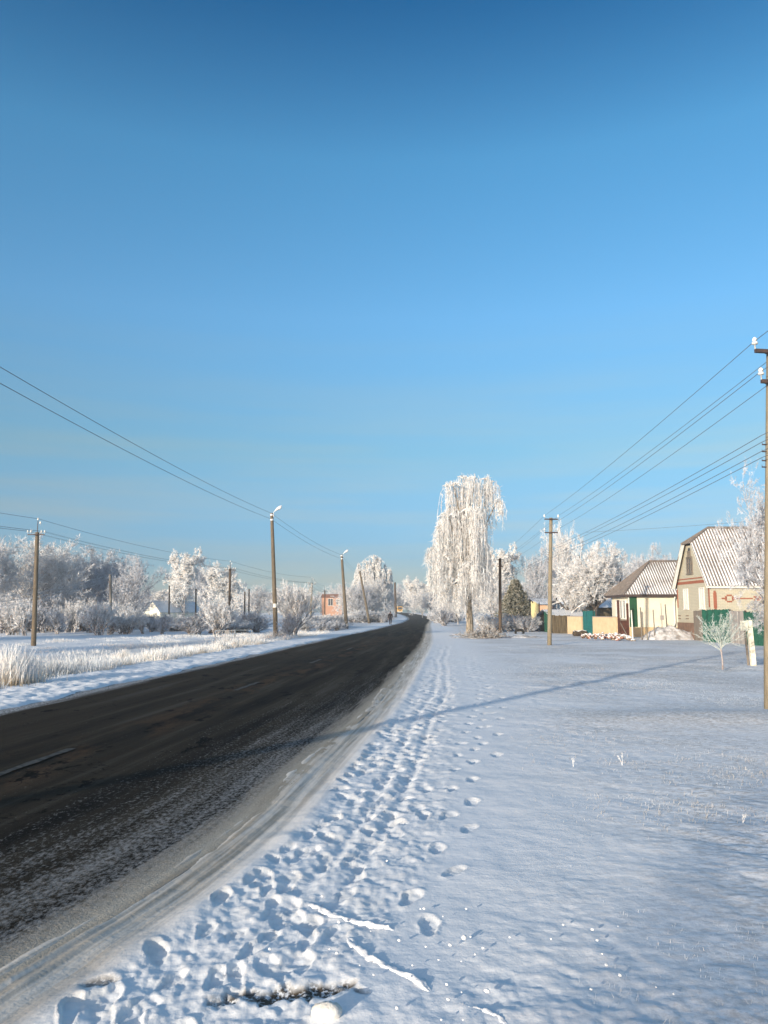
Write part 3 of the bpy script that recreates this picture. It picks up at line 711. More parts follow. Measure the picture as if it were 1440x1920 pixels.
# ------------------------------------------------------------------ roofs
def clip_cols(poly, ss):
    """t-range of a convex polygon [(s,t)] at each s"""
    lo = np.full(len(ss), 1e9); hi = np.full(len(ss), -1e9)
    for (s0, t0), (s1, t1) in zip(poly, poly[1:] + poly[:1]):
        if abs(s1 - s0) < 1e-9:
            m = np.abs(ss - s0) < 1e-6
            for t in (t0, t1): lo[m] = np.minimum(lo[m], t); hi[m] = np.maximum(hi[m], t)
            continue
        k = (ss - s0) / (s1 - s0); m = (k >= -1e-9) & (k <= 1 + 1e-9); t = t0 + k * (t1 - t0)
        lo[m] = np.minimum(lo[m], t[m]); hi[m] = np.maximum(hi[m], t[m])
    return lo, hi
def corr_sheet(mb, snow, O, S, T, poly, pitch=.165, amp=.028, seed=0, cover=.0, step=6, tn=14, thick=.02):
    O = np.array(O, float); S = norm(np.array(S, float)); T = norm(np.array(T, float)); Nn = norm(np.cross(S, T))
    if Nn[2] < 0: Nn = -Nn
    s0 = min(p[0] for p in poly); s1 = max(p[0] for p in poly)
    def sheet(target, ds, off, K, wave):
        ss = np.linspace(s0 + 1e-6, s1 - 1e-6, max(3, int((s1 - s0) / ds)))
        lo, hi = clip_cols(poly, ss); hi = np.maximum(hi, lo + .001); tt = np.linspace(0, 1, K)
        Tt = lo[:, None] * (1 - tt) + hi[:, None] * tt; Ss = np.repeat(ss[:, None], K, 1)
        n = off(Ss, Tt) + (amp * np.cos(Ss * 2 * np.pi / pitch) if wave else 0)
        V = O + Ss[..., None] * S + Tt[..., None] * T + n[..., None] * Nn
        a, b = np.meshgrid(np.arange(len(ss) - 1), np.arange(K - 1), indexing='ij')
        target.add(V.reshape(-1, 3), np.stack([a * K + b, (a + 1) * K + b, (a + 1) * K + b + 1, a * K + b + 1], -1).reshape(-1, 4))
    sheet(mb, pitch / step, lambda s, t: 0 * s, 3, True)
    if thick: sheet(mb, pitch / step, lambda s, t: 0 * s - thick, 3, True)
    if snow is not None:
        sheet(snow, pitch / 3, lambda s, t: amp * (cover + .9 * fbm(s * 1.2, t * 1.5, seed, 3) - .55 * sst(.5, 4.5, t)), tn, False)

# ------------------------------------------------------------------ cream house with hipped slate roof
def cream_house():
    yf = 53.0; x0 = PX(1180, yf); yb = 57.0; x1 = 27.0; ze = PZ(1115, yf)
    t = thing('house', 'cream plastered house with green corner panel under a snow-striped hipped corrugated roof', 'house', (x0, yf, 0))
    L = lambda x, y, z: (x - x0, y - yf, z)
    zp = PZ(1176, yf)
    w = MB(); w.box(L((x0 + x1) / 2, (yf + yb) / 2, (zp + ze) / 2), (x1 - x0, yb - yf, ze - zp)); w.obj('wall', 'plaster_cream', t)
    p = MB(); p.box(L((x0 + x1) / 2, (yf + yb) / 2, (zp - .3) / 2), (x1 - x0 + .08, yb - yf + .08, zp + .3)); p.obj('plinth', 'plinth_ochre', t)
    gx = PX(1194.7, yf)
    g = MB(); g.box(L((x0 + gx) / 2, yf - .015, (zp + ze) / 2 + .01), (gx - x0, .03, ze - zp - .02)); g.obj('corner_panel', 'paint_green', t)
    g = MB(); g.box(L(x0 - .02, yf - .01, (zp + ze) / 2 + .3), (.07, .08, ze - zp - .7)); g.obj('corner_board', 'paint_white', t)
    # side window of three narrow lights
    fw = MB(); pw = MB(); cu = MB()
    z0, z1 = PZ(1160, 54.5), PZ(1126, 54.5); ya, yb_ = 53.65, 55.9
    fw.box(L(x0 - .03, (ya + yb_) / 2, z1), (.08, yb_ - ya + .1, .09)); fw.box(L(x0 - .04, (ya + yb_) / 2, z0), (.12, yb_ - ya + .16, .08))
    n = 4
    for i in range(n):
        y = ya + (yb_ - ya) * i / (n - 1); fw.box(L(x0 - .03, y, (z0 + z1) / 2), (.07, .10, z1 - z0 - .09))
    for i in range(n - 1):
        y = ya + (yb_ - ya) * (i + .5) / (n - 1)
        pw.box(L(x0 - .008, y, (z0 + z1) / 2), (.012, .62, z1 - z0 - .1))
        for s in (-1, 1): cu.box(L(x0 - .018, y + s * .19, (z0 + z1) / 2), (.01, .2, z1 - z0 - .12))
    f = fw.obj('window', 'paint_white', t); pw.obj('pane', 'glass_dark', f); cu.obj('curtain', 'curtain', f)
    # roof
    o = .42; xe = x0 - o; ya = yf - o; yb2 = yb + o; zr0 = ze + .02; ym = (ya + yb2) / 2; zr = PZ(1053, ym); xr = PX(1222, ym)
    xend = x1 + .3
    rf = MB(); sn = MB()
    T = np.array([0, ym - ya, zr - zr0]); tl = np.linalg.norm(T)
    corr_sheet(rf, sn, L(xe, ya, zr0), (1, 0, 0), T, [(0, 0), (xend - xe, 0), (xend - xe, tl), (xr - xe, tl)], seed=3, cover=.05, pitch=.18)
    T2 = np.array([0, ym - yb2, zr - zr0])
    corr_sheet(rf, sn, L(xe, yb2, zr0), (1, 0, 0), T2, [(0, 0), (xend - xe, 0), (xend - xe, tl), (xr - xe, tl)], seed=4, cover=.5)
    T3 = np.array([xr - xe, 0, zr - zr0]); t3 = np.linalg.norm(T3)
    corr_sheet(rf, sn, L(xe, ya, zr0), (0, 1, 0), T3, [(0, 0), (yb2 - ya, 0), ((yb2 - ya) / 2, t3)], seed=5, cover=-.2)
    r = rf.obj('roof', 'slate_roof', t); sn.obj('snow', 'snow_plain', r, smooth=True)
    rd = MB(); rd.tube([L(xr, ym, zr + .04), L(xend, ym, zr + .04)], .07, 8)
    rd.tube([L(xe, ya, zr0 + .04), L(xr, ym, zr + .05)], .06, 8); rd.tube([L(xe, yb2, zr0 + .04), L(xr, ym, zr + .05)], .06, 8)
    rd.obj('ridge_cap', 'slate_roof', r)
    fs = MB(); fs.box(L((xe + xend) / 2, ya + .05, zr0 - .08), (xend - xe, .04, .13)); fs.box(L(xe + .05, ym, zr0 - .08), (.04, yb2 - ya - .1, .13))
    fs.box(L((xe + xend) / 2, ya + .24, zr0 - .155), (xend - xe - .1, .36, .02)); fs.box(L(xe + .24, ym, zr0 - .16), (.36, yb2 - ya - .5, .02))
    fs.obj('eaves_board', 'iron_dark', t)
    dp = MB(); xd = PX(1267, yf - .3); dp.tube([L(xd, yf - .35, zr0 - .05), L(xd, yf - .12, zr0 - .5), L(xd, yf - .12, .9), L(xd - .5, yf - .6, .35)], .05, 8)
    dp.obj('downpipe', 'paint_white', t)
cream_house()

# ------------------------------------------------------------------ brick house with steep half-hipped roof
def brick_house():
    X = PX(1271, 50.0); ya, yb = X * 1462 / 613, 50.0; ym = (ya + yb) / 2; ze = 3.42; x1 = X + 10
    t = thing('house', 'pale brick house with steep corrugated half-hipped roof and red brick ornaments', 'house', (X, ym, 0))
    L = lambda x, y, z: (x - X, y - ym, z)
    hw = (yb - ya) / 2; zc = 5.72; sl = 1.27
    zp = 1.0
    w = MB(); w.box(L((X + x1) / 2, ym, (zp + ze) / 2), (x1 - X, yb - ya, ze - zp))
    ht = hw - (zc - ze) / sl
    w.prism([L(X, ym - hw + .02, ze), L(X, ym + hw - .02, ze), L(X, ym + ht, zc), L(X, ym - ht, zc)], (.25, 0, 0))
    w.obj('wall', 'brick_cream', t)
    p = MB(); p.box(L((X + x1) / 2, ym, (zp - .35) / 2), (x1 - X + .1, yb - ya + .1, zp + .35)); p.obj('plinth', 'plinth_brown', t)
    # red bands across the gable
    b = MB()
    b.box(L(X - .012, ym, ze + .03), (.03, yb - ya - .1, .17)); b.box(L(X - .012, ym, ze + .26), (.03, yb - ya - .55, .07)); b.obj('brick_band', 'brick_red', t)
    for y in (yb - .12, ya + .12):
        b = MB(); b.box(L(X - .012, y, 2.5), (.03, .14, 1.15)); b.obj('brick_strip', 'brick_red', t)
    # windows
    def win(y0, y1, z0, z1, arched=False, nb=1, boarded=False):
        f = MB(); pn = MB(); yc = (y0 + y1) / 2; wd = y1 - y0; th = .07
        for s in (-1, 1): f.box(L(X - .03, yc + s * (wd / 2 - th / 2), (z0 + z1) / 2), (.06, th, z1 - z0))
        f.box(L(X - .03, yc, z1 + th / 2), (.06, wd, th)); f.box(L(X - .04, yc, z0 - th / 2), (.10, wd + .08, th))
        for i in range(nb): f.box(L(X - .028, y0 + wd * (i + 1) / (nb + 1), (z0 + z1) / 2), (.05, .05, z1 - z0))
        if boarded:
            for z in np.linspace(z0, z1, 4)[1:-1]: f.box(L(X - .026, yc, z), (.045, wd - 2 * th, .045))
        pn.box(L(X - .006, yc, (z0 + z1) / 2), (.012, wd - .1, z1 - z0 - .02))
        if arched:
            a = np.linspace(0, np.pi, 9)
            pn.prism([L(X - .004, yc + wd / 2 * math.cos(q) * .9, z1 + .07 + .20 * math.sin(q)) for q in a], (-.012, 0, 0))
        o = f.obj('window', 'board_grey' if boarded or arched else 'paint_white', t); pn.obj('pane', 'glass_dark', o)
        if not (boarded or arched):
            c = MB()
            for s in (-1, 1): c.box(L(X - .02, yc + s * wd * .24, (z0 + z1) / 2), (.012, wd * .26, z1 - z0 - .03))
            c.obj('curtain', 'curtain', o)
    win(48.15, 48.84, 1.86, 3.02); win(45.7, 46.4, 1.86, 3.02)
    win(47.2, 48.1, 4.0, 4.95, boarded=True, nb=2); win(47.42, 47.88, 5.05, 5.32, arched=True)
    for y in (48.45, 50 - .25, 45.9):
        v = MB(); v.box(L(X - .012, y, 1.42), (.03, .42, .05)); v.box(L(X - .012, y, 1.24), (.03, .42, .05)); v.obj('vent', 'plinth_brown', t)
    # ornaments on the street side
    zc0, zc1 = PZ(1140, ya), PZ(1111, ya); xa, xb = PX(1339, ya), PX(1345, ya)
    b = MB(); b.box(L((xa + xb) / 2, ya - .012, (zc0 + zc1) / 2), (xb - xa, .03, zc1 - zc0)); b.box(L((xa + xb) / 2, ya - .012, zc1 + .05), (.12, .03, .10)); b.box(L((xa + xb) / 2, ya - .012, zc0 - .05), (.12, .03, .10))
    b.obj('brick_ornament', 'brick_red', t)
    b = MB(); cx = PX(1369, ya); cz = PZ(1122, ya); q = .1
    for dx, dz in ((-3, 0), (-2, 0), (-2, 1), (-1, 2), (-2, -1), (-1, -2), (0, 2), (1, 2), (2, 1), (2, 0), (2, -1), (1, -2), (0, -2), (3, 0), (-4, 0)):
        b.box(L(cx + dx * q, ya - .012, cz + dz * q * .9), (q * .96, .03, q * .86))
    b.box(L(cx + .31 + .55, ya - .012, cz), (.98, .03, .07))
    cx2 = cx + 1.55
    for dx, dz in ((-1, 1), (0, 0), (-1, -1), (0, 1), (1, -1), (1, 0), (2, -1), (3, 0), (2, 1)):
        b.box(L(cx2 + dx * q, ya - .012, cz + dz * q * .9), (q * .96, .03, q * .86))
    b.obj('brick_ornament', 'brick_red', t)
    # roof
    o = .26; ys, yn = ya - o, yb + o; z0 = ze - .28; zr = 6.78; xe = X - .28; xr = PX(1336, ym)
    T = np.array([0, ym - ys, zr - z0]); tl = np.linalg.norm(T); tc = tl * (zc + .1 - z0) / (zr - z0); xend = x1 + .3
    rf = MB(); sn = MB()
    pl = [(0, 0), (xend - xe, 0), (xend - xe, tl), (xr - xe, tl), (0, tc)]
    corr_sheet(rf, sn, L(xe, ys, z0), (1, 0, 0), T, pl, pitch=.185, amp=.03, seed=8, cover=.06)
    corr_sheet(rf, sn, L(xe, yn, z0), (1, 0, 0), (0, ym - yn, zr - z0), pl, pitch=.185, amp=.03, seed=9, cover=.4)
    hy = (ym - ys) * (1 - tc / tl); T3 = np.array([xr - xe, 0, zr - (zc + .1)])
    corr_sheet(rf, sn, L(xe, ym - hy, zc + .1), (0, 1, 0), T3, [(0, 0), (2 * hy, 0), (hy, float(np.linalg.norm(T3)))], seed=10, cover=-.4)
    r = rf.obj('roof', 'slate_roof', t); sn.obj('snow', 'snow_plain', r, smooth=True)
    rd = MB(); rd.tube([L(xr, ym, zr + .04), L(xend, ym, zr + .04)], .07, 8)
    for s in (-1, 1): rd.tube([L(xe, ym + s * hy, zc + .14), L(xr, ym, zr + .05)], .055, 8)
    rd.obj('ridge_cap', 'slate_roof', r)
    # verge boards
    for s in (-1, 1):
        e0 = np.array(L(xe + .04, ym + s * (hw + o), z0 - .04)); e1 = np.array(L(xe + .04, ym + s * hy, zc + .05)); d = norm(e1 - e0); n = np.array([0, -s * d[2], s * d[1]]); n = norm(np.array([0, -s, 0]) * 1.0)
        wdt = .36 if s > 0 else .12
        v = MB(); v.prism([e0, e1, e1 + n * wdt, e0 + n * wdt * 1.5], (.03, 0, 0)); v.obj('verge_board', 'paint_white', t)
    f = MB(); f.box(L((xe + xend) / 2, ys + .07, z0 - .06), (xend - xe, .03, .12)); f.box(L((X + xend) / 2, ys + .16, z0 - .125), (xend - X, .2, .02)); f.obj('eaves_board', 'paint_white', t)
brick_house()

# ------------------------------------------------------------------ fences and gates by the houses
def line_pts(a, b): return Vector(a), Vector(b), (Vector(b) - Vector(a)).normalized()
def panel_fence(label, pxa, Ya, pxb, Yb, z1a, z1b, mat, name='fence', bw=.14, gap=.012, th=.025, post='iron_dark', jag=.0, seed=0, cat='fence', rails=True, posts=True, solid=False):
    a, b = ground(pxa, Ya), ground(pxb, Yb); rr_ = random.Random(seed)
    t = thing(name, label, cat, a); d = (b - a); Ln = math.hypot(d.x, d.y); ang = math.atan2(d.y, d.x)
    t.rotation_euler = (0, 0, ang); z0 = -.1
    bd = MB()
    if solid: 
        K = max(2, int(Ln / .12)); s = np.linspace(0, Ln, K + 1)
        top = z1a + (z1b - z1a) * s / Ln + jag * np.array([rr_.uniform(-1, 1) for _ in s]); yy = .012 * np.sin(s * 40) + .015 * np.array([rr_.uniform(-1, 1) for _ in s])
        for off in (0, th):
            V = np.concatenate([np.stack([s, yy + off, np.full(K + 1, z0)], -1), np.stack([s, yy * 1.3 + off, top], -1)])
            k = np.arange(K); bd.add(V, np.stack([k, k + 1, k + K + 2, k + K + 1], -1))
    else:
        s = 0
        while s < Ln - .02:
            w_ = min(bw * rr_.uniform(.75, 1.2), Ln - s); z1 = z1a + (z1b - z1a) * s / Ln + rr_.uniform(-jag, jag)
            bd.box((s + w_ / 2, rr_.uniform(-.006, .006), (z0 + z1) / 2), (w_ - gap, th, z1 - z0)); s += w_
    bd.obj('panel', mat, t)
    zz = min(z1a, z1b)
    if rails:
        for z in (.3, zz - .25): r = MB(); r.box((Ln / 2, th + .035, z), (Ln, .05, .07)); r.obj('rail', post, t)
    if posts:
        for s in np.linspace(.04, Ln - .04, max(2, int(Ln / 2.2) + 1)):
            q = MB(); q.box((s, th + .10, zz / 2 - .05), (.08, .08, zz + .15)); q.obj('post', post, t)
    return t
def wall_piece(label, pxa, Ya, pxb, Yb, zt):
    a, b = ground(pxa, Ya), ground(pxb, Yb); t = thing('garden_wall', label, 'wall', a); d = b - a; Ln = math.hypot(d.x, d.y); t.rotation_euler = (0, 0, math.atan2(d.y, d.x))
    m = MB(); m.box((Ln / 2, 0, zt / 2 - .1), (Ln, .22, zt + .2)); m.obj('masonry', 'wall_beige', t)
    m = MB(); m.box((Ln / 2, 0, zt + .025), (Ln - .02, .28, .05)); m.obj('coping', 'sheet_grey', t)
    m = MB(); m.box((Ln / 2, -.005, .08), (Ln - .03, .26, .35)); m.obj('plinth', 'plinth_ochre', t)
panel_fence('dark weathered plank fence between the pale pole and the beige wall', 1034, 62.5, 1065, 60.5, 1.42, 1.40, 'board_old', jag=.03, seed=1)
wall_piece('low beige garden wall left of the teal gate', 1065.5, 60.4, 1092, 58.6, 1.33)
wall_piece('low beige garden wall between the teal gate and the brown gate', 1113, 57.3, 1157, 54.3, 1.32)
panel_fence('teal metal gate set in the beige garden wall', 1092.5, 58.5, 1112.5, 57.4, 1.74, 1.80, 'paint_teal', name='gate', solid=True, cat='gate', post='paint_teal', jag=.0, seed=3)
def brown_gate():
    Y = 50.5; a = ground(1158, Y); t = thing('gate', 'rust brown metal gate leaning open with tall posts beside the cream house', 'gate', a)
    for px, zt in ((1159.5, PZ(1124, Y)), (1176.5, PZ(1130, Y))):
        q = MB(); x = PX(px, Y) - a.x; q.box((x, 0, zt / 2 - .1), (.12, .12, zt + .2)); q.obj('post', 'paint_brown', t)
    x0, x1 = PX(1162, Y) - a.x, PX(1174.5, Y) - a.x
    q = MB(); q.box(((x0 + x1) / 2, -.02, PZ(1161, Y) / 2), (x1 - x0, .03, PZ(1161, Y) - .1)); q.obj('panel', 'paint_brown', t)
    q = MB(); q.box(((x0 + x1) / 2, -.05, PZ(1161, Y) - .02), (x1 - x0, .04, .06)); q.box(((x0 + x1) / 2, -.05, .15), (x1 - x0, .04, .06))
    q.tube([(x0, -.06, 1.0), (x1, -.1, .1)], .03, 6); q.obj('brace', 'board_grey', t)
brown_gate()
panel_fence('grey weathered board fence next to the brick house plinth', 1300, 44.5, 1315.5, 43.4, 1.68, 1.72, 'board_grey', seed=5)
panel_fence('fence hung with sagging dark green fabric behind the small rimed sapling', 1316, 43.3, 1366, 40.6, 1.72, 1.74, 'fabric_green', solid=True, jag=.05, th=.02, seed=6)
panel_fence('grey metal sheet fence panel between the green fabric and the green pickets', 1367, 40.5, 1393.5, 38.9, 1.66, 1.66, 'sheet_grey', solid=True, jag=.01, seed=7)
panel_fence('dark green picket fence reaching to the right edge of the picture', 1394, 38.8, 1475, 35.5, 1.62, 1.60, 'fence_green', bw=.12, gap=.03, jag=.03, seed=8)
for i, (px, Y, py, r, mt, lab) in enumerate([
    (1183.5, 48.2, 1144, .045, 'paint_white', 'pale upright stake just right of the brown gate'),
    (1200.5, 48.0, 1138.5, .04, 'board_grey', 'grey stake before the cream wall, first right of the green corner'),
    (1211, 47.6, 1175, .035, 'pole_light', 'short pale stake before the cream house plinth'),
    (1224.5, 47.8, 1143, .035, 'board_grey', 'thin grey stake before the middle of the cream wall'),
    (1239, 48.5, 1131, .03, 'sheet_grey', 'thin grey rod with a small meter box before the cream wall'),
    (1247, 48.3, 1133, .035, 'iron_dark', 'dark leaning stake before the right end of the cream wall')]):
    g = ground(px + (2.5 if i == 5 else 1), Y); top = P(px, py, Y)
    t = thing('stake', lab, 'stake', g, group='stakes before the cream house')
    m = MB(); m.tube([(0, 0, -.15), tuple((top - g) * .5 + Vector((.01, 0, 0))), tuple(top - g)], [r, r * .95, r * .8], 7); m.obj('shaft', mt, t)
    if i == 4:
        m = MB(); m.box((.02, -.06, PZ(1158, Y) - g.z), (.2, .1, .28)); m.obj('meter_box', 'sheet_grey', t)

# ------------------------------------------------------------------ far buildings
def simple_house(label, px0, px1, Y, py_e, py_r, wall, roof, depth=6, ridge='y', snow=True, windows=(), name='house', yaw=0, eav=.25):
    """box house; gable end to us when ridge runs along y"""
    a, b = ground(px0, Y), ground(px1, Y); c = (a + b) / 2; wd = b.x - a.x
    ze = PZ(py_e, Y) - c.z; zr = PZ(py_r, Y if ridge == 'y' else Y + depth / 2) - c.z
    t = thing(name, label, 'house', c, yaw)
    w = MB(); w.box((0, depth / 2, ze / 2 - .2), (wd, depth, ze + .4))
    if ridge == 'y': w.prism([(-wd / 2 + .01, 0.002, ze), (wd / 2 - .01, 0.002, ze), (0, 0.002, zr - .05)], (0, depth - .01, 0))
    w.obj('wall', wall, t)
    rf = MB(); sn = MB()
    if ridge == 'y':
        for s in (-1, 1):
            T = np.array([-s * wd / 2, 0, zr - ze]); u = norm(T)
            O = np.array([s * wd / 2, -eav, ze]) - u * eav; L_ = float(np.linalg.norm(T)) + eav
            corr_sheet(rf, sn if snow else None, O, (0, 1, 0), T, [(0, 0), (depth + 2 * eav, 0), (depth + 2 * eav, L_), (0, L_)], pitch=.2, step=4, seed=int(px0), cover=.9, tn=8)
    else:
        for s in (0, 1):
            T = np.array([0, depth / 2 * (1 - 2 * s), zr - ze]); u = norm(T)
            O = np.array([-wd / 2 - eav, s * depth, ze]) - u * eav; L_ = float(np.linalg.norm(T)) + eav
            corr_sheet(rf, sn if snow else None, O, (1, 0, 0), T, [(0, 0), (wd + 2 * eav, 0), (wd + 2 * eav, L_), (0, L_)], pitch=.2, step=4, seed=int(px0), cover=.9, tn=8)
    r = rf.obj('roof', roof, t, smooth=False)
    if snow: sn.obj('snow', 'snow_plain', r, smooth=True)
    for (px, py, w_, h_) in windows:
        x = PX(px, Y) - c.x; z = PZ(py, Y) - c.z
        f = MB(); f.box((x, -.03, z + h_ / 2), (w_ + .12, .07, .07)); f.box((x, -.03, z - h_ / 2), (w_ + .12, .09, .07))
        for s in (-1, 0, 1): f.box((x + s * w_ / 2, -.028, z), (.06, .06, h_ - .07))
        o = f.obj('window', 'paint_white', t); pn = MB(); pn.box((x, -.006, z), (w_, .012, h_)); pn.obj('pane', 'glass_dark', o)
    return t
simple_house('small white gabled house with a snowy roof among trees at the far left', 268, 303, 120, 1146, 1126, 'plaster_cream', 'roof_blue', depth=11, yaw=R(-20), windows=[(285, 1136, .5, .6)])
simple_house('orange brick house seen between the braced pole and the second street lamp', 603, 641, 165, 1120, 1114, 'brick_orange_wall', 'brick_orange', depth=8, ridge='x', snow=False, windows=[(619.5, 1129, 1.0, 1.5), (634, 1129, .8, 1.2)], eav=.2)
simple_house('far house with pinkish brick wall behind the pale pole', 1009, 1062, 92, 1133, 1122, 'brick_pink', 'roof_dark', depth=8, ridge='x')
simple_house('far blue house with dark windows seen under the big apple tree', 1058, 1095, 84, 1132, 1118, 'wall_blue', 'roof_dark', depth=6, ridge='x', windows=[(1066, 1138, .9, .9), (1082, 1138, .9, .9)])
simple_house('dark tile-roofed outbuilding between the apple tree and the cream house', 1124, 1164, 70, 1138, 1117, 'board_old', 'roof_dark', depth=6, ridge='x', windows=[])
simple_house('low shed with bluish snow-dusted roof behind the plank fence', 1035, 1092, 64.5, 1154, 1143, 'board_old', 'roof_blue', depth=5, ridge='x', eav=.3)
panel_fence('pale yellow board fence right of the dark fir', 996, 79, 1010, 78, 2.7, 2.6, 'paint_yellow_old', jag=.12, seed=12, bw=.2)
panel_fence('green mesh gate left of the pale pole beyond the frosted shrubs', 1020, 66, 1031, 65, 1.7, 1.7, 'fence_green', name='gate', cat='gate', bw=.1, gap=.05, seed=13)

# ------------------------------------------------------------------ poles
def insulator(parent, loc, s=1.0):
    m = MB(); m.lathe(loc, [(.012 * s, -.09 * s), (.012 * s, 0), (.05 * s, 0.0), (.055 * s, .03 * s), (.03 * s, .05 * s), (.045 * s, .07 * s), (.04 * s, .10 * s), (.018 * s, .13 * s)], 10)
    return m.obj('insulator', 'porcelain', parent, smooth=True)
def crossarm(parent, c, half, n=2, mat='iron_dark', s=1.0, ang=0, th=.06):
    m = MB(); d = Vector((math.cos(ang), math.sin(ang), 0)); m.box(c, (2 * half, th, th), ang); m.box((c[0], c[1] - .02, c[2]), (.22, .18, .05), ang)
    a = m.obj('crossarm', mat, parent)
    offs = [-half, half] if n == 2 else [-half, -half * .62, half * .62, half]
    pts = []
    for o in offs:
        q = Vector(c) + d * o + Vector((0, 0, th / 2 + .09 * s)); insulator(a, tuple(q), s); pts.append(q + Vector((0, 0, .06 * s)))
    return pts
def pole(label, base, top, r0, r1, mat, k=10, square=False, group=None, name='utility_pole', bend=0):
    t = thing(name, label, 'pole', base, group=group)
    v = top - base; m = MB(); n = 7; s = np.linspace(0, 1, n)
    pts = [tuple(v * q + Vector((bend * math.sin(q * math.pi), 0, 0))) for q in s]; pts[0] = tuple(Vector(pts[0]) - Vector((0, 0, .2)))
    m.tube(pts, r0 + (r1 - r0) * s, 4 if square else k)
    m.obj('shaft', mat, t, smooth=not square); return t
def wire(label, pts, sag, r=.011, mat='wire', group='overhead wires'):
    out = []
    for a, b in zip(pts[:-1], pts[1:]):
        a, b = Vector(a), Vector(b)
        for q in np.linspace(0, 1, 25)[(0 if not out else 1):]: out.append(tuple(a.lerp(b, q) - Vector((0, 0, 4 * sag * (b - a).length / 40 * q * (1 - q)))))
    m = MB(); m.tube(out, r, 5); o = m.obj('overhead_wire', mat, smooth=True); tag(o, label, 'wire', group); return o

# street lamps on the left verge
def lamp_post(label, base, top, r0, r1, head=(.42, .32), notice=False, dirx=1):
    t = pole(label, base, top, r0, r1, 'concrete_pole', name='street_lamp', group='street lamps on the left verge'); t['category'] = 'street lamp'
    v = top - base
    for q in (.985, .945):
        m = MB(); c = v * q; m.lathe((c.x, c.y, c.z - .05), [(r1 + .01, 0), (r1 + .012, .02), (r1 + .012, .09), (r1 + .01, .11)], 12); m.obj('band', 'lamp_metal', t)
    a = MB(); a.tube([tuple(v * .97 + Vector((r1 + .02, -.02, 0))), tuple(v + Vector((r1 + .02, -.02, .04))), tuple(v + Vector((dirx * .26, -.03, .20)))], .022, 8); a.obj('bracket', 'lamp_metal', t)
    d = Vector((head[0], -.03, head[1])).normalized(); p0 = v + Vector((dirx * .2, -.03, .13)); Ln = .62
    h = MB(); s = np.linspace(0, 1, 9); h.tube([tuple(p0 + d * Ln * q) for q in s], [.03, .05, .075, .095, .105, .105, .095, .07, .02], 12); hd = h.obj('lamp_head', 'lamp_metal', t, smooth=True)
    g = MB(); pd = Vector((d.z, 0, -d.x)); g.tube([tuple(p0 + d * Ln * q + pd * .05) for q in np.linspace(.4, .9, 6)], [.03, .075, .085, .085, .07, .02], 10); g.obj('lens', 'lamp_glass', hd, smooth=True)
    if notice:
        zc = PZ(1135.5, base.y) - base.z; q = zc / v.z; c = v * q; rr_ = r0 + (r1 - r0) * q
        m = MB(); th = np.linspace(-2.2, -.3, 9)
        V = [(c.x + (rr_ + .006) * math.cos(a_), c.y + (rr_ + .006) * math.sin(a_), zc + dz) for dz in (-.13, .13) for a_ in th]
        k_ = np.arange(8); m.add(V, np.stack([k_, k_ + 1, k_ + 10, k_ + 9], -1)); m.obj('notice', 'paper_white', t)
    return t
bA = G(517.5, 1199); tA = P(509.5, 962, bA.y); lamp_post('nearest tall street lamp on tapered concrete pole with a pale notice', bA, tA, .165, .105, notice=True)
bB = G(650, 1180); tB = P(640.5, 1040, bB.y); lamp_post('second street lamp farther along the left verge, slightly leaning', bB, tB, .19, .12)
bC = G(693, 1169.5); tC = P(674.5, 1071, bC.y); pole('bare concrete pole leaning strongly left beyond the second street lamp', bC, tC, .20, .13, 'concrete_pole')
bD = ground(742, 190); pole('dark pole far along the road just left of the yellow bus', bD, P(740.5, 1092, 190), .32, .24, 'wood_pole')
bE = ground(724.5, 135); pole('thin brown pole rising behind the walking person', bE, P(721.5, 1090, 135), .10, .08, 'wood_pole')
t = pole('short dark post on the verge left of the walking person', ground(725.5, 128), P(724, 1148, 128), .13, .12, 'iron_dark', name='verge_post'); t['category'] = 'post'
b0 = Vector((-10.4, -3.5, float(base_h(-10.4, -3.5)))); t0 = b0 + Vector((.1, 0, 7.9)); lamp_post('street lamp behind the camera casting the long shadow over the snow', b0, t0, .165, .105)
for k, (dz, sd_) in enumerate(((-.03, .25), (-.42, .25))):
    wire(['upper wire strung along the street lamps from the left edge', 'lower wire strung along the street lamps from the left edge'][k],
         [t0 + Vector((0, 0, dz)), tA + Vector((0, -.12, dz)), tB + Vector((0, -.12, dz)), tC + Vector((0, -.1, dz * .7)), P(721.5, 1092, 135) + Vector((0, 0, dz * .4))], .42, .009)

# right-hand row of utility poles
def right_pole(label, base, top, r0, r1, arms, mat, n_low=4, s=1.0, lowz=()):
    t = pole(label, base, top, r0, r1, mat, square=False, group='utility poles along the right verge')
    v = top - base; out = []
    for (z, half, an) in arms:
        q = (z - base.z) / v.z; c = v * q; pts = crossarm(t, (c.x, c.y - r1 - .03, c.z), half, 2, 'iron_dark', s, an); out.append([Vector(base) + p for p in pts])
    lows = []
    for i, z in enumerate(lowz):
        q = (z - base.z) / v.z; c = v * q; sx = -1 if i % 2 == 0 else -1
        m = MB(); m.tube([(c.x, c.y, c.z), (c.x - r0 - .06, c.y - .02, c.z), (c.x - r0 - .06, c.y - .02, c.z + .05)], .012, 6); h = m.obj('hook', 'iron_dark', t)
        lows.append(Vector(base) + Vector((c.x - r0 - .06, c.y - .02, c.z + .16)))
    return t, out, lows
b1 = G(1441.5, 1332); Y1 = b1.y; top1 = P(1445, 657, Y1)
r1_, a1, l1 = right_pole('nearest utility pole at the right edge with white insulators', b1, top1, .085, .07, [(PZ(663, Y1) , .34, R(8)), (PZ(719, Y1), .22, R(8))], 'pole_light', s=.95, lowz=[PZ(834, Y1), PZ(847, Y1), PZ(864, Y1), PZ(876, Y1)])
b2 = G(1030, 1210); Y2 = b2.y; top2 = P(1033, 971, Y2)
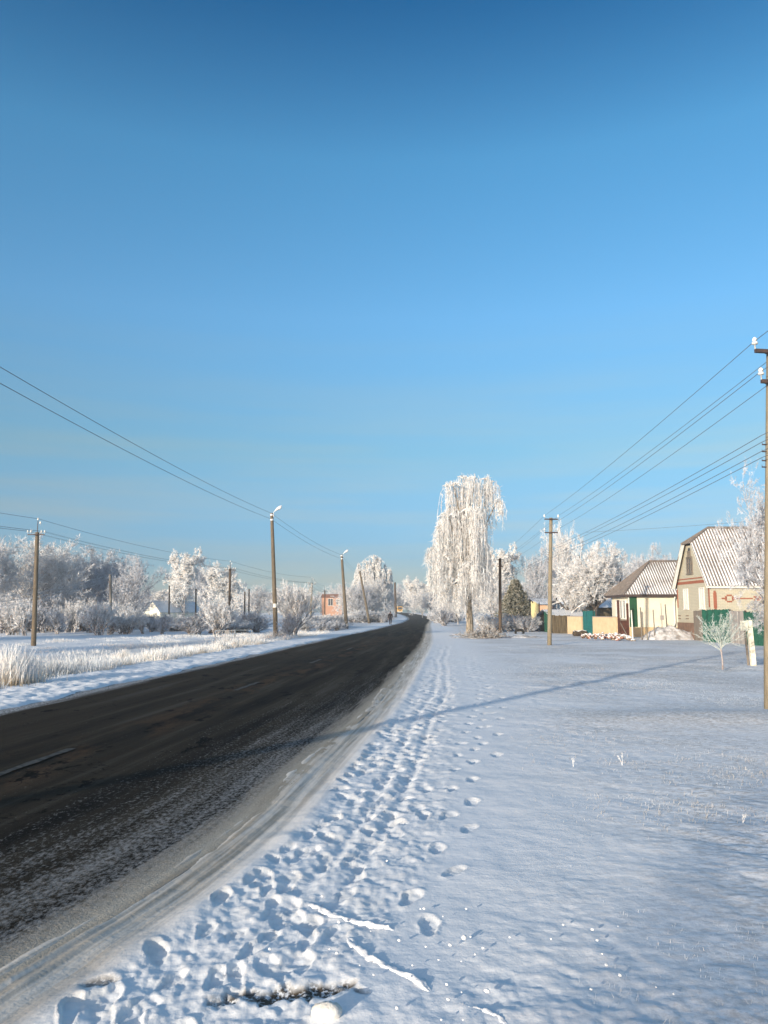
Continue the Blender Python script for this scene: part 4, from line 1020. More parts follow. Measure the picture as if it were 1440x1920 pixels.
r2_, a2, l2 = right_pole('pale utility pole with two crossarms before the apple tree', b2, top2, .115, .085, [(PZ(974, Y2), .36, R(4)), (PZ(999, Y2), .34, R(4))], 'pole_light', s=1, lowz=[PZ(1036, Y2), PZ(1040, Y2), PZ(1049, Y2), PZ(1054, Y2)])
b3 = G(938, 1187); Y3 = b3.y; top3 = P(937.5, 1047, Y3)
r3_, a3, l3 = right_pole('brown utility pole between the birch and the dark fir', b3, top3, .13, .11, [(PZ(1050, Y3), .28, 0), (PZ(1062, Y3), .22, 0)], 'wood_pole', s=1, lowz=[PZ(1080, Y3), PZ(1083, Y3), PZ(1086, Y3), PZ(1090, Y3)])
off = Vector((b1.x - 1.0, -13.0, 0)) - b1
r0_ = copy_tree(r1_, loc=b1 + off, label='utility pole behind the camera at the end of the right-hand wires')
nm = ['outer', 'inner']
for ai in range(2):
    for bi in range(2):
        pA = a1[ai][bi]
        wire('%s wire on the %s crossarms of the right-hand poles' % (['left', 'right'][bi], ['top', 'second'][ai]), [pA + off, pA, a2[ai][bi], a3[ai][bi], P(915 - 4 * bi, 1085 + 6 * ai, 95)], .22 if ai else .18, .0055)
for i in range(4):
    wire('%s of the four low wires between the right-hand poles' % ['highest', 'second', 'third', 'lowest'][i], [l1[i] + off, l1[i], l2[i], l3[i], P(905, 1108 + 2 * i, 95)], .2, .0055)
wire('thin wire crossing the sky above the brick house roof', [P(1100, 998, 60), P(1400, 978, 46), P(1560, 960, 40)], .1, .009)

# left-hand line across the meadow
bU1 = G(63, 1212); YU = bU1.y
def left_pole(label, base, top, r0, r1, mat, half, spike, n=4, brace=None, s=1.0):
    t = pole(label, base, top, r0, r1, mat, group='utility poles across the left meadow'); v = top - base
    pts = crossarm(t, (v.x, v.y - r1 - .03, v.z - .14), half, n, 'iron_dark', s, R(3), .05)
    m = MB(); m.tube([(v.x, v.y, v.z), (v.x, v.y, v.z + spike)], .022, 6); sp = m.obj('mast', 'iron_dark', t)
    insulator(sp, (v.x, v.y, v.z + spike + .05), s); insulator(sp, (v.x + .14, v.y, v.z + spike - .15), s)
    if brace:
        m = MB(); m.tube([tuple(v * brace[2]), (brace[0], brace[1], -.2)], [r1, r0], 8); m.obj('brace', 'pole_light', t)
    return t, [base + p for p in pts], base + Vector((v.x, v.y, v.z + spike + .12))
_, pU1, sU1 = left_pole('tapered concrete pole with crossarm and short mast in the grass at far left', bU1, P(70, 998, YU), .135, .10, 'concrete_pole', .45, .62)
YU2 = 70.; bU2 = ground(430.5, YU2); _, pU2, sU2 = left_pole('utility pole with crossarm in front of the second rimed tree', bU2, P(431.5, 1066, YU2), .12, .10, 'wood_pole', .5, .55)
YU3 = 98.; bU3 = ground(583, YU3); _, pU3, sU3 = left_pole('utility pole with a long diagonal brace left of the orange house', bU3, P(585, 1093, YU3), .13, .10, 'pole_light', .5, .6, brace=(-2.4, -1, .93))
YU4 = 130.; bU4 = ground(609, YU4); _, pU4, sU4 = left_pole('thin far pole with crossarm in front of the orange house', bU4, P(609, 1107, YU4), .12, .10, 'wood_pole', .5, .7)
bU0 = Vector((-18.6, 3, float(base_h(-18.6, 3)))); _, pU0, sU0 = left_pole('utility pole out of view to the left casting a thin shadow across the road', bU0, bU0 + Vector((0, 0, 5.6)), .13, .10, 'concrete_pole', .45, .62)
wire('single top wire over the left meadow poles', [sU0, sU1, sU2, sU3, sU4], .45, .009)
for i in (0, 1, 2, 3): wire('%s crossarm wire over the left meadow poles' % ['far left', 'inner left', 'inner right', 'far right'][i], [pU0[i], pU1[i], pU2[i], pU3[i], pU4[i]], .45, .0055)
bP = G(209, 1190); tP = P(206.5, 1077, bP.y); _p = pole('short grey pole before the grey tree, right of the crossarm pole', bP, tP, .12, .10, 'concrete_grey')
for i in range(3): wire('%s frosted service wire running left from the short grey pole' % ['topmost', 'middle', 'lowest'][i], [tP + Vector((0, 0, -.05 - .2 * i)), P(75, 1110 + 8 * i, 50), P(-60, 1125 + 9 * i, 60)], .15, .016, 'wire_frosted', 'service wires at the left')
for px, pyt, Y, lab in ((317.5, 1098, 100, 'thin pole beside the small white gabled house'), (367.5, 1104, 95, 'thin pole between the two white rimed trees'), (459, 1109, 100, 'left one of two thin poles right of the second rimed tree'), (467, 1104, 104, 'right one of two thin poles right of the second rimed tree')):
    pole(lab, ground(px, Y), P(px, pyt, Y), .11, .09, 'wood_pole')

# ------------------------------------------------------------------ railing in the rimed grass
def railing():
    Y = 43; a = ground(405, Y); t = thing('railing', 'white frosted metal railing with a small plate in the verge grass', 'railing', a, R(6))
    w = PX(440, Y) - a.x; h = PZ(1182, Y) - a.z; m = MB()
    m.box((w / 2, 0, h), (w + .04, .04, .045)); m.box((w / 2, 0, .12), (w, .03, .03))
    for x in (0, w): m.box((x, 0, h / 2 - .12), (.05, .05, h + .2))
    m.box((w, .55, h / 2 - .12), (.045, .045, h + .2)); m.box((w, .28, h), (.04, .52, .04)); m.box((w + .45, .6, h), (.9, .035, .035)); m.box((w + .9, .6, h / 2), (.04, .04, h))
    m.obj('frame', 'paint_white', t)
    for x in np.linspace(0, w, 9)[1:-1]:
        b = MB(); b.box((x, 0, (h + .12) / 2), (.03, .022, h - .17)); b.obj('bar', 'paint_white', t)
    b = MB(); b.box((w * .63, -.035, h - .1), (.24, .02, .15)); b.obj('plate', 'paper_white', t)
railing()

# ------------------------------------------------------------------ marker post
def marker():
    Y = G(1413, 1249).y; a = G(1413, 1249); t = thing('marker_post', 'leaning white post with a small box near the right edge', 'post', a)
    top = P(1404, 1163, Y) - a; m = MB(); n = 6; s = np.linspace(0, 1, n); w_ = .07
    V = []; 
    for q in s:
        c = top * q + Vector((0, 0, -.15 if q == 0 else 0)); V += [(c.x - w_, c.y - .05, c.z), (c.x + w_, c.y - .05, c.z), (c.x + w_, c.y + .05, c.z), (c.x - w_, c.y + .05, c.z)]
    f = [(i * 4 + j, i * 4 + (j + 1) % 4, (i + 1) * 4 + (j + 1) % 4, (i + 1) * 4 + j) for i in range(n - 1) for j in range(4)] + [(0, 3, 2, 1), ((n - 1) * 4, (n - 1) * 4 + 1, (n - 1) * 4 + 2, (n - 1) * 4 + 3)]
    m.add(V, f); m.obj('shaft', 'paint_birchy', t)
    m = MB(); c = top * .88; m.box((c.x - .17, c.y - .03, c.z), (.16, .16, .30)); m.obj('box', 'plaster_cream', t)
    m = MB(); m.tube([(-.12, .06, -.1), (c.x - .13, .05, c.z)], .035, 7); m.obj('stay', 'board_grey', t)
simple('paint_birchy', (.80, .76, .62), (.32, .28, .22), scale=5, lo=.5, hi=.68, rough=.85, bmp=.004)
marker()

# ------------------------------------------------------------------ more plants
apple = make_tree('apple_tree', 'large spreading apple tree white with rime and dark twisting limbs behind the teal gate', 'tree', 21, 7.2, 7.6, trunk=.30, stem_h=.12, limbs=24, multi=1, spread=.3, lead=.26, lv=((9, 40, .62), (8, 44, .56), (5, 48, .52)), twig=(.30, .0115), twm=3, bark='bark_dark', trop=.045, wig=.2, mat='rime_twigs', limb_ang=50)
edge_tree = make_tree('rimed_tree', 'bluish grey frosted tree at the right edge behind the nearest pole', 'tree', 22, 7, 5.5, trunk=.16, limbs=8, lv=((7, 40, .7), (7, 42, .62), (4, 46, .56)), twig=(.20, .0085), twm=3, multi=4, spread=.30, clus=.5, lead=.52, mat='rime_grey', trop=.06)
def make_sapling():
    rg = np.random.default_rng(5); tk = MB(); cr = MB()
    tk.tube([(0, 0, -.1), (.01, 0, .3), (-.015, .01, .58), (0, 0, .75)], [.026, .022, .02, .018], 7)
    n = 26; ph = rg.uniform(0, 2 * np.pi, n); el_ = np.radians(rg.uniform(18, 80, n))
    D = np.stack([np.cos(ph) * np.cos(el_), np.sin(ph) * np.cos(el_), np.sin(el_)], -1); Pn = np.zeros((n, 3)); Pn[:, 2] = rg.uniform(.5, .76, n)
    L = rg.uniform(.65, .98, n) * (1 - .12 * np.sin(el_))
    pts, dirs, rad = branch_level(rg, Pn, D, L, np.full(n, .0075), 6, .07, .10, .6); tubes(cr, pts, rad, 5)
    p, d, l, r = spawn(rg, pts, dirs, rad, L, 6, 42, .42, .3, .85, .4); pts, dirs, rad = branch_level(rg, p, d, l, np.full(len(p), .005), 4, .1, .12, .6); tubes(cr, pts, rad, 4)
    pp = np.repeat(pts[:, 1:].reshape(-1, 3), 2, 0); dd = norm(rg.normal(0, 1, pp.shape) + np.array([0, 0, .4])); spikes(cr, pp, dd, rg.uniform(.03, .11, len(pp)), rg.uniform(.003, .006, len(pp)))
    t = thing('sapling', 'small young tree with upswept rime-coated branches before the green fabric fence', 'tree')
    tk.obj('trunk', 'bark_sapling', t, smooth=True); cr.obj('crown', 'rime_pale_green', t); return t
simple('bark_sapling', (.30, .23, .20), (.45, .42, .42), scale=12, rough=.9)
simple('rime_pale_green', (.52, .58, .56), (.24, .27, .25), scale=6, lo=.45, hi=.75, rough=.9, spec=.1)
sap = make_sapling(); g = G(1355, 1257); sap.location = g; s_ = (PZ(1147, g.y) - g.z) / 1.62; sap.scale = (s_ * .95, s_ * .95, s_)

def make_conifer(label, H, Wd, seed):
    rg = np.random.default_rng(seed); tk = MB(); cr = MB(); tk.tube([(0, 0, -.2), (0, 0, H * .5), (0, 0, H * .97)], [.16, .09, .02], 8)
    n = 190; z = H * (.10 + .88 * rg.uniform(0, 1, n) ** 1.15); ph = rg.uniform(0, 2 * np.pi, n)
    Ln = Wd / 2 * (1 - (z / H) ** 1.3) * rg.uniform(.65, 1.15, n) + .15
    D = np.stack([np.cos(ph), np.sin(ph), np.full(n, .25)], -1); D = norm(D); P0 = np.stack([0 * z, 0 * z, z], -1)
    pts, dirs, rad = branch_level(rg, P0, D, Ln, np.full(n, .03), 5, .07, -.03, .4); tubes(cr, pts, rad, 3)
    p, d, l, r = spawn(rg, pts, dirs, rad, Ln, 12, 42, .42, .15, .5, .3); pts, dirs, rad = branch_level(rg, p, d, l, r, 3, .1, .02, .5); 
    pp = np.repeat(pts[:, 1:].reshape(-1, 3), 4, 0); dd = norm(np.repeat(dirs[:, 1:].reshape(-1, 3), 4, 0) + rg.normal(0, .6, pp.shape)); spikes(cr, pp, dd, rg.uniform(.12, .28, len(pp)), rg.uniform(.022, .045, len(pp)))
    t = thing('fir_tree', label, 'tree'); tk.obj('trunk', 'bark_dark', t, smooth=True); cr.obj('crown', 'needles', t); return t
fir = make_conifer('dark green fir dusted with rime between the brown pole and the yellow board fence', 4.5, 3.2, 31)
at(fir, 967, 82)
s_ = hgt(1088, 82) / 4.5; fir.scale = (s_ * .95, s_ * .95, s_)

YB = 61.0; kx = lambda px: (px - 880) * YB / F; kz = lambda py: PZ(py, YB)
domes = [(852, 0, 903, 24, 1150), (872, .5, 889, 17, 1150), (893, -.3, 893, 19, 1100), (915, 0, 894, 16, 1020), (928, .3, 899, 11, 1003), (936, -.2, 935, 11, 1008),
         (840, -.5, 962, 26, 1150), (862, .6, 948, 30, 1162), (885, -.8, 952, 30, 1160), (826, .2, 985, 19, 1120), (814, 0, 1025, 12, 1100), (832, -.5, 1040, 26, 1165),
         (862, .8, 1030, 30, 1168), (897, .3, 1000, 24, 1160), (880, -1, 1055, 34, 1168), (903, -.6, 1060, 20, 1150), (914, .4, 1040, 12, 1120), (848, -1.0, 1085, 28, 1168), (822, .4, 1060, 16, 1140)]
birch = make_weeping('weeping_birch', 'tall weeping birch thick with hanging white rime beside the road', 41, [(kx(a), b, kz(c), d * YB / F, kz(e)) for a, b, c, d, e in domes], 2.0, .27, n_per=100, strand_r=.0165, twr=.0140)
birch.location = ground(880, YB)
domes2 = [(kx(880 + dx) * 2.1, dy, 12.2 - dz, hw, lo) for dx, dy, dz, hw, lo in ((0, 0, 0, 1.9, 5), (-14, 0, 1.0, 1.7, 5), (13, .5, .8, 1.8, 5.2), (24, 0, 2.2, 1.5, 5), (-24, 0, 2.6, 1.5, 4), (-8, -1, 2.6, 2.0, 4), (10, -1, 2.9, 2.0, 4), (30, .3, 4.0, 1.2, 4.5), (-30, 0, 4.2, 1.3, 4))]
weep2 = make_weeping('weeping_birch', 'rounded weeping birch with rimed strands above the bushes left of the road', 42, domes2, 3.5, .24, n_per=40, strand_r=.04, twr=.036, mat='rime_thick')
at(weep2, 699, 140); s_ = hgt(1040, 140, 699) / 12.3; weep2.scale = (s_, s_, s_)

DIM = {round_a: (10, 9.5), round_b: (9, 8.5), dense_a: (11, 6.5), open_a: (8, 7.5), shrub_a: (2.2, 2.4), shrub_b: (2.2, 2.6), apple: (7.2, 7.6), edge_tree: (7, 5.5)}
used = set()
ORD = 'first second third fourth fifth sixth seventh eighth ninth tenth eleventh twelfth thirteenth fourteenth fifteenth sixteenth seventeenth eighteenth nineteenth twentieth'.split()
ORD += ['twenty-' + o for o in ORD[:9]] + ['thirtieth'] + ['thirty-' + o for o in ORD[:9]]
def put(pr, px, Y, top, w, label=None, rz=None, group=None, name=None):
    Hh, Ww = DIM[pr]; sz = hgt(top, Y, px) / Hh; sx = wid(w, Y) / Ww
    loc = ground(px, Y); rz = random.uniform(0, 6.28) if rz is None else rz
    if pr not in used:
        used.add(pr); pr.location = loc; pr.rotation_euler = (0, 0, rz); pr.scale = (sx, sx, sz)
        if label: pr['label'] = label
        if group: pr['group'] = group
        return pr
    c = copy_tree(pr, loc, rz, (sx, sx, sz), label, group)
    return c
# left of the road, far cluster
put(round_a, 52, 76, 1013, 150)
put(round_b, 160, 82, 1030, 135)
put(open_a, 240, 78, 1048, 88, rz=0)
put(round_b, 205, 88, 1042, 110, 'grey frosted tree behind the short grey pole')
put(round_a, -45, 70, 1000, 130, 'white frosted tree cut off by the left edge of the picture')
put(round_b, 110, 86, 1030, 90, 'pale grey rimed tree right behind the crossarm pole')
put(dense_a, 345, 124, 1037, 66)
put(dense_a, 423, 118, 1062, 66, 'white rimed round tree behind the second crossarm pole')
put(round_b, 386, 140, 1054, 44, 'dark grey narrow tree between the two white rimed trees')
put(round_b, 318, 128, 1112, 34, 'low frosted tree just behind the small white gabled house')
put(round_a, 485, 165, 1100, 70, 'far pale rimed tree behind the two thin poles')
put(round_a, 535, 180, 1098, 80, 'far pale rimed tree behind the nearest street lamp')
put(dense_a, 570, 172, 1106, 36, 'far rimed tree touching the braced pole')
put(round_a, 640, 190, 1097, 60, 'far rimed tree above the orange house')
put(round_a, 662, 132, 1098, 46, 'dense frosted bush-like tree behind the second street lamp')
put(round_b, 676, 130, 1094, 44, 'greyish frosted tree between the second lamp and the leaning pole')
put(round_a, 694, 134, 1082, 52, 'tall frosted tree behind the leaning bare pole')
put(dense_a, 712, 138, 1090, 36, 'frosted tree just left of the walking person')
put(round_b, 727, 150, 1094, 18, 'frosted tree behind the thin brown pole')
put(round_b, 752, 330, 1098, 60, 'far bluish tree at the end of the road behind the bus')
put(round_b, 766, 340, 1104, 50, 'far bluish tree closing the road right of the bus')
put(dense_a, 776, 315, 1084, 32, 'far white tree rising over the road end')
put(dense_a, 790, 240, 1092, 46, 'far white tree right of the road bend')
put(round_a, 792, 185, 1108, 38, 'white frosted tree on the right roadside bend')
put(round_a, 812, 160, 1112, 50, 'white frosted tree just left of the tall birch')
put(dense_a, 805, 260, 1098, 40, 'far white tree between the bend and the tall birch')
for i, (px, Y, tp, w) in enumerate([(15, 150, 1098, 110), (75, 170, 1104, 100), (135, 150, 1106, 110), (200, 165, 1104, 100), (268, 180, 1112, 80), (300, 160, 1108, 70), (450, 200, 1112, 70), (505, 230, 1114, 70), (560, 240, 1116, 60), (600, 260, 1112, 60), (660, 250, 1106, 60), (690, 260, 1104, 50), (722, 320, 1108, 30), (745, 420, 1106, 60), (775, 400, 1104, 60)]):
    put([round_a, round_b, dense_a][i % 3], px, Y, tp, w, 'far frosted tree, %s from the left in the distant tree line' % ORD[i], group='distant frosted tree line left of the road')
# right side
put(shrub_b, 832, 96, 1140, 44, 'bare brownish shrub left of the birch trunk', name='shrub')
put(dense_a, 942, 100, 1030, 66, 'white rimed tree behind the brown utility pole')
put(round_a, 922, 92, 1085, 70, 'frosted tree between the tall birch and the brown utility pole')
put(round_a, 860, 110, 1110, 80, 'low frosted tree behind the strands of the tall birch')
put(round_a, 1050, 108, 990, 54, 'tall white-topped tree behind the pale utility pole')
put(round_b, 1020, 100, 1034, 70, 'bluish frosted tree between the fir and the apple tree')
put(apple, 1118, 64, 1016, 142, rz=1.9)
put(apple, 1072, 66.5, 1062, 66, 'smaller rimed fruit tree behind the plank fence', rz=2.4)
put(round_b, 1236, 105, 1030, 85, 'faint frosted tree showing over the cream house roof')
for i, (px, Y, tp, w) in enumerate([(835, 220, 1106, 60), (880, 200, 1104, 70), (925, 170, 1108, 60), (975, 150, 1096, 70), (1010, 150, 1104, 60), (1160, 140, 1098, 80), (1290, 120, 1100, 90)]):
    put([round_b, round_a][i % 2], px, Y, tp, w, 'distant frosted tree behind the yards, %s from the left' % ORD[i], group='distant frosted trees right of the road')
put(round_b, 1190, 112, 1042, 70, 'faint frosted tree between the apple tree and the cream house')
put(edge_tree, 1462, 30, 892, 150, rz=1.0)
put(edge_tree, 1440, 33.5, 1100, 90, 'low tangled frosted bush over the green picket fence', rz=2.2)
# shrubs along the meadow (row left of the road)
SG = 'low frosted shrubs in the row along the back of the left meadow'
SL = 'low frosted shrub in the row along the back of the left meadow'
rs = random.Random(5)
put(shrub_a, 20, 62, 1136, 56, 'rounded frosted bush at the left edge below the white tree')
for i in range(34):
    px = -30 + i * 15.5 + rs.uniform(-6, 6)
    if 545 < px: break
    put(shrub_a if rs.random() < .6 else shrub_b, px, rs.uniform(60, 74), max(rs.choice([1132, 1140, 1148, 1154, 1160, 1166]) - (6 if px < 200 else 0), 1153 if 245 < px < 330 else 0), rs.uniform(26, 70) * (.6 if 250 < px < 325 else 1), 'low frosted shrub, %s from the left in the meadow back row' % ORD[i], group=SG)
put(shrub_a, 408, 60, 1128, 52, 'tallest frosted shrub right behind the white railing')
put(shrub_a, 551, 52, 1100, 62, 'tall fan-shaped frosted shrub just right of the nearest street lamp')
put(shrub_b, 543, 50.5, 1150, 34, 'small frosted shrub at the foot of the nearest street lamp')
put(shrub_b, 100, 74, 1118, 90, 'dark undergrowth bush below the white tree'); put(shrub_b, 160, 76, 1115, 90, 'dark undergrowth bush below the grey tree'); put(shrub_b, 230, 76, 1122, 50, 'dark undergrowth bush below the leaning limbs')
for i in range(12):
    put(shrub_b if i % 2 else shrub_a, 572 + i * 6.2 + rs.uniform(-3, 3), rs.uniform(66, 92), rs.uniform(1150, 1164), rs.uniform(28, 46), 'bluish frosted shrub, %s from the left between the two street lamps' % ORD[i], group='low frosted shrubs between the two street lamps')
for i in range(8):
    put(shrub_b if i % 2 else shrub_a, 658 + i * 8.5, rs.uniform(122, 128), rs.uniform(1142, 1154), rs.uniform(24, 36), 'frosted shrub, %s from the left under the trees by the leaning pole' % ORD[i], group='frosted shrubs near the leaning pole')
for i in range(17):
    put(shrub_b if i % 3 else shrub_a, 905 + i * 7.6 + rs.uniform(-4, 4), rs.uniform(65, 72), rs.uniform(1150, 1166), rs.uniform(26, 48), 'greyish shrub, %s from the left between the birch and the pale pole' % ORD[i], group='low frosted shrubs between the birch and the pale pole')
for i in range(8):
    put(shrub_b, 816 + i * 6 + rs.uniform(-2, 2), rs.uniform(118, 135), rs.uniform(1146, 1154), rs.uniform(20, 30), 'dark low shrub, %s from the left along the far right roadside' % ORD[i], group='dark low shrubs along the far right roadside')
# trees standing out of view to the left: their shade falls over the meadow
put(round_b, -330, 44, 880, 250, 'frosted tree out of view left of the meadow'); put(round_b, -700, 38, 850, 280, 'frosted tree farther out of view left of the meadow')
put(round_a, -1000, 22, 700, 420, 'frosted tree out of view left near the meadow edge')

_t = copy_tree(round_b, Vector((-19.6, -28.6, 0)), 0.5, (.42, .42, .92), 'frosted tree behind the camera whose shade dapples the near snow')
def brush_pile():
    rg = np.random.default_rng(9); n = 420; g = G(905, 1197); cr = MB()
    P0 = np.stack([rg.normal(0, .62, n), rg.normal(0, .4, n), np.abs(rg.normal(0, .14, n))], -1); D = norm(np.stack([rg.normal(0, 1, n), rg.normal(0, .6, n), rg.uniform(-.1, .75, n)], -1))
    L = rg.uniform(.2, .65, n); pts, dirs, rad = branch_level(rg, P0, D, L, rg.uniform(.012, .026, n), 3, .12, 0, .5); tubes(cr, pts, rad, 4)
    p, d, l, r = spawn(rg, pts, dirs, rad, L, 3, 45, .5); spikes(cr, p, d, np.minimum(l, .25), np.full(len(p), .012))
    o = cr.obj('brush_pile', 'brush'); o.location = g; tag(o, 'heap of cut frosted branches at the foot of the birch', 'brush pile')
simple('brush', (.50, .49, .48), (.17, .14, .12), scale=5, lo=.42, hi=.6, rough=.9)
brush_pile()

# ------------------------------------------------------------------ heaps, rubble, log
def heap(name, label, cat, g, rx, ry, h, mat, seed, n=46):
    u = np.linspace(-1, 1, n); A, B = np.meshgrid(u, u, indexing='ij'); r = np.hypot(A, B)
    z = h * np.clip(1 - r ** 1.6, -.2, 1) * (1 + .7 * fbm(A * 2.2, B * 2.2, seed, 4)) + .05 * fbm(A * 9, B * 9, seed + 5, 3) - .04
    V = np.stack([A * rx, B * ry, np.where(r > 1, -.15, z)], -1).reshape(-1, 3)
    i, j = np.meshgrid(np.arange(n - 1), np.arange(n - 1), indexing='ij')
    m = MB(); m.add(V, np.stack([i * n + j, (i + 1) * n + j, (i + 1) * n + j + 1, i * n + j + 1], -1).reshape(-1, 4))
    o = m.obj(name, mat, smooth=True); o.location = g; return tag(o, label, cat)


simple('heap_snow', (.60, .60, .62), (.27, .25, .24), scale=3.5, lo=.40, hi=.66, rough=.9, bmp=.03)
def fix_mat(nm, mt):
    for o in bpy.data.objects:
        if o.name.startswith(nm): o.data.materials.clear(); o.data.materials.append(MAT[mt])
simple('rubble_grey', (.36, .31, .27), (.22, .19, .17), scale=12, rough=.9)
def rubble():
    rg = random.Random(4); meshes = []
    for k in range(4):
        t = thing('broken_brick', 'broken brick capped with snow in the rubble heap before the beige wall', 'brick', group='snow-capped bricks in the rubble heap')
        m = MB(); s = (rg.uniform(.16, .26), rg.uniform(.11, .15), rg.uniform(.07, .11)); m.box((0, 0, 0), s); me = m.obj('chunk', 'brick_red' if k == 0 else 'rubble_grey' if k == 2 else 'plinth_brown', t)
        b = me.modifiers.new('bevel', 'BEVEL'); b.width = .012
        c = MB(); c.ell((0, 0, s[2] / 2), (s[0] * .55, s[1] * .6, .05), 9, 5, .15, k); c.obj('snow_cap', 'snow_plain', t, smooth=True); meshes.append(t)
    a, b = G(1092, 1198), G(1180, 1202)
    for i in range(104):
        q = rg.random(); w = rg.gauss(0, .32); p = a.lerp(b, q); lift = max(0, .34 * (1 - (w / .6) ** 2)) * (1 - abs(2 * q - 1) ** 3 * .6) * rg.uniform(.3, 1)
        loc = (p.x + rg.uniform(-.1, .1), p.y + w, float(base_h(p.x, p.y)) + .05 + lift)
        o = meshes[i] if i < 4 else copy_tree(meshes[i % 4])
        o.location = loc; o.rotation_euler = (rg.uniform(-.5, .5), rg.uniform(-.5, .5), rg.uniform(0, 3.1))
rubble()
def log():
    g = G(1088, 1193); m = MB(); s = np.linspace(-.48, .48, 9); m.tube([(q, .25 * q, .2 + .03 * math.sin(q * 9)) for q in s], [.18 + .015 * math.sin(q * 11) for q in s], 12)
    t = thing('log', 'thick dark log lying at the left end of the rubble heap', 'log', g); m.obj('wood', 'log_bark', t, smooth=True)
    c = MB(); c.tube([(q, .25 * q - .01, .355 + .02 * math.sin(q * 8)) for q in s], [.03] + [.055] * 7 + [.03], 8); c.obj('snow', 'snow_plain', t, smooth=True)
log()
def tyre():
    g = G(974, 1189); m = MB(); a = np.linspace(0, 2 * np.pi, 25)
    m.tube([(.30 * math.cos(q), .05 * math.sin(q), .12 + .2 * math.sin(q)) for q in a], .09, 8); o = m.obj('tyre', 'rubber', smooth=True); o.location = g; tag(o, 'dark half-buried tyre before the frosted shrubs', 'tyre')
tyre()
for px, py, h_, lab in ((1075, 1440, .13, 'left one of two small rimed weed stalks in the open snow'), (1167, 1436, .13, 'right one of two small rimed weed stalks in the open snow'), (1393, 1545, .10, 'small rimed weed near the right edge of the snow field')):
    rg = np.random.default_rng(int(px)); g = G(px, py); m = MB(); n = 2
    P0 = np.zeros((n, 3)); D = norm(np.stack([rg.normal(0, .10, n), rg.normal(0, .10, n), np.ones(n)], -1)); pts, dirs, rad = branch_level(rg, P0, D, np.full(n, h_) * rg.uniform(.6, 1, n), np.full(n, .002), 4, .08, 0, .8); tubes(m, pts, rad, 4)
    pp = np.repeat(pts[:, 3:].reshape(-1, 3), 14, 0); spikes(m, pp, norm(rg.normal(0, 1, pp.shape) + [0, 0, .6]), rg.uniform(.008, .02, len(pp)), np.full(len(pp), .0015))
    o = m.obj('weed_stalk', 'rime_thick'); o.location = g; tag(o, lab, 'plant')

# ------------------------------------------------------------------ snow-covered sticks and crumbs in the foreground
def stick(p0, p1, r, label, seed):
    a, b = G(*p0), G(*p1); c = (a + b) / 2; rg = np.random.default_rng(seed); n = 60; k = 18
    s = np.linspace(0, 1, n); ang = np.arange(k) * 2 * np.pi / k; d = np.array(b - a); d = d / np.linalg.norm(d); side = np.array([-d[1], d[0], 0])
    pts = np.array(a)[None] + s[:, None] * np.array(b - a)[None] + (.02 * np.sin(s * 7 + seed))[:, None] * side
    env = np.clip(np.minimum(s, 1 - s) * 9, 0, 1) ** .5
    def skin(rad, up, jit, sq=1.0):
        S, A_ = np.meshgrid(s, ang, indexing='ij'); rr_ = rad * env[:, None] * (1 + jit * fbm(S * 16, A_ * 1.3, seed, 3) + .5 * jit * fbm(S * 50, A_ * 3.1, seed + 3, 2))
        return pts[:, None] + rr_[..., None] * (np.cos(A_)[..., None] * side + (np.sin(A_) * sq)[..., None] * np.array([0, 0, 1])) + np.array([0, 0, up]) - np.array(c)
    i, j = np.meshgrid(np.arange(n - 1), np.arange(k), indexing='ij'); F_ = np.stack([i * k + j, i * k + (j + 1) % k, (i + 1) * k + (j + 1) % k, (i + 1) * k + j], -1).reshape(-1, 4)
    t = thing('fallen_branch', label, 'branch', c - Vector((0, 0, .002)))
    m = MB(); m.add(skin(r * .72, -.002, .25).reshape(-1, 3), F_); m.obj('wood', 'log_bark', t, smooth=True)
    m = MB(); m.add(skin(r * 1.1, r * .42, .8, .7).reshape(-1, 3), F_); m.obj('snow_cover', 'snow_plain', t, smooth=True)
stick((562, 1700), (738, 1752), .021, 'snow-covered branch lying across the foreground, the upper of three', 1)
stick((640, 1762), (806, 1868), .023, 'snow-covered branch running down right in the foreground, the middle of three', 2)
stick((832, 1872), (955, 1925), .016, 'thin snow-covered branch near the bottom edge, the lowest of three', 3)
def crumbs():
    rg = random.Random(8); pr = []
    for k in range(4):
        m = MB(); m.ell((0, 0, 0), (1, .8, .6), 8, 6, .2, k); o = m.obj('snow_crumb', 'snow_bare', smooth=True); tag(o, 'small crumb of snow lying on the foreground snow', 'snow crumb', 'crumbs of snow scattered in the foreground'); pr.append(o)
    i = 0
    for q in range(46):
        px, py = (rg.gauss(820, 130), rg.gauss(1800, 75)) if q < 34 else (rg.uniform(430, 1300), rg.uniform(1690, 1915))
        g = G(px, min(py, 1930)); s = rg.uniform(.004, .011) * (1.8 if rg.random() < .12 else 1)
        o = pr[i] if i < 4 else pr[i % 4].copy()
        if i >= 4: col.objects.link(o)
        o.location = (g.x, g.y, g.z + .035); o.scale = (s, s, s); o.rotation_euler = (0, 0, rg.uniform(0, 6)); i += 1
    m = MB(); m.ell((0, 0, 0), (.062, .035, .035), 14, 9, .12, 3); o = m.obj('snow_clod', 'snow_dirty', smooth=True); o.location = G(612, 1912) + Vector((0, 0, .03)); tag(o, 'yellowish sunlit clod of snow at the bottom edge', 'snow clod')
crumbs()

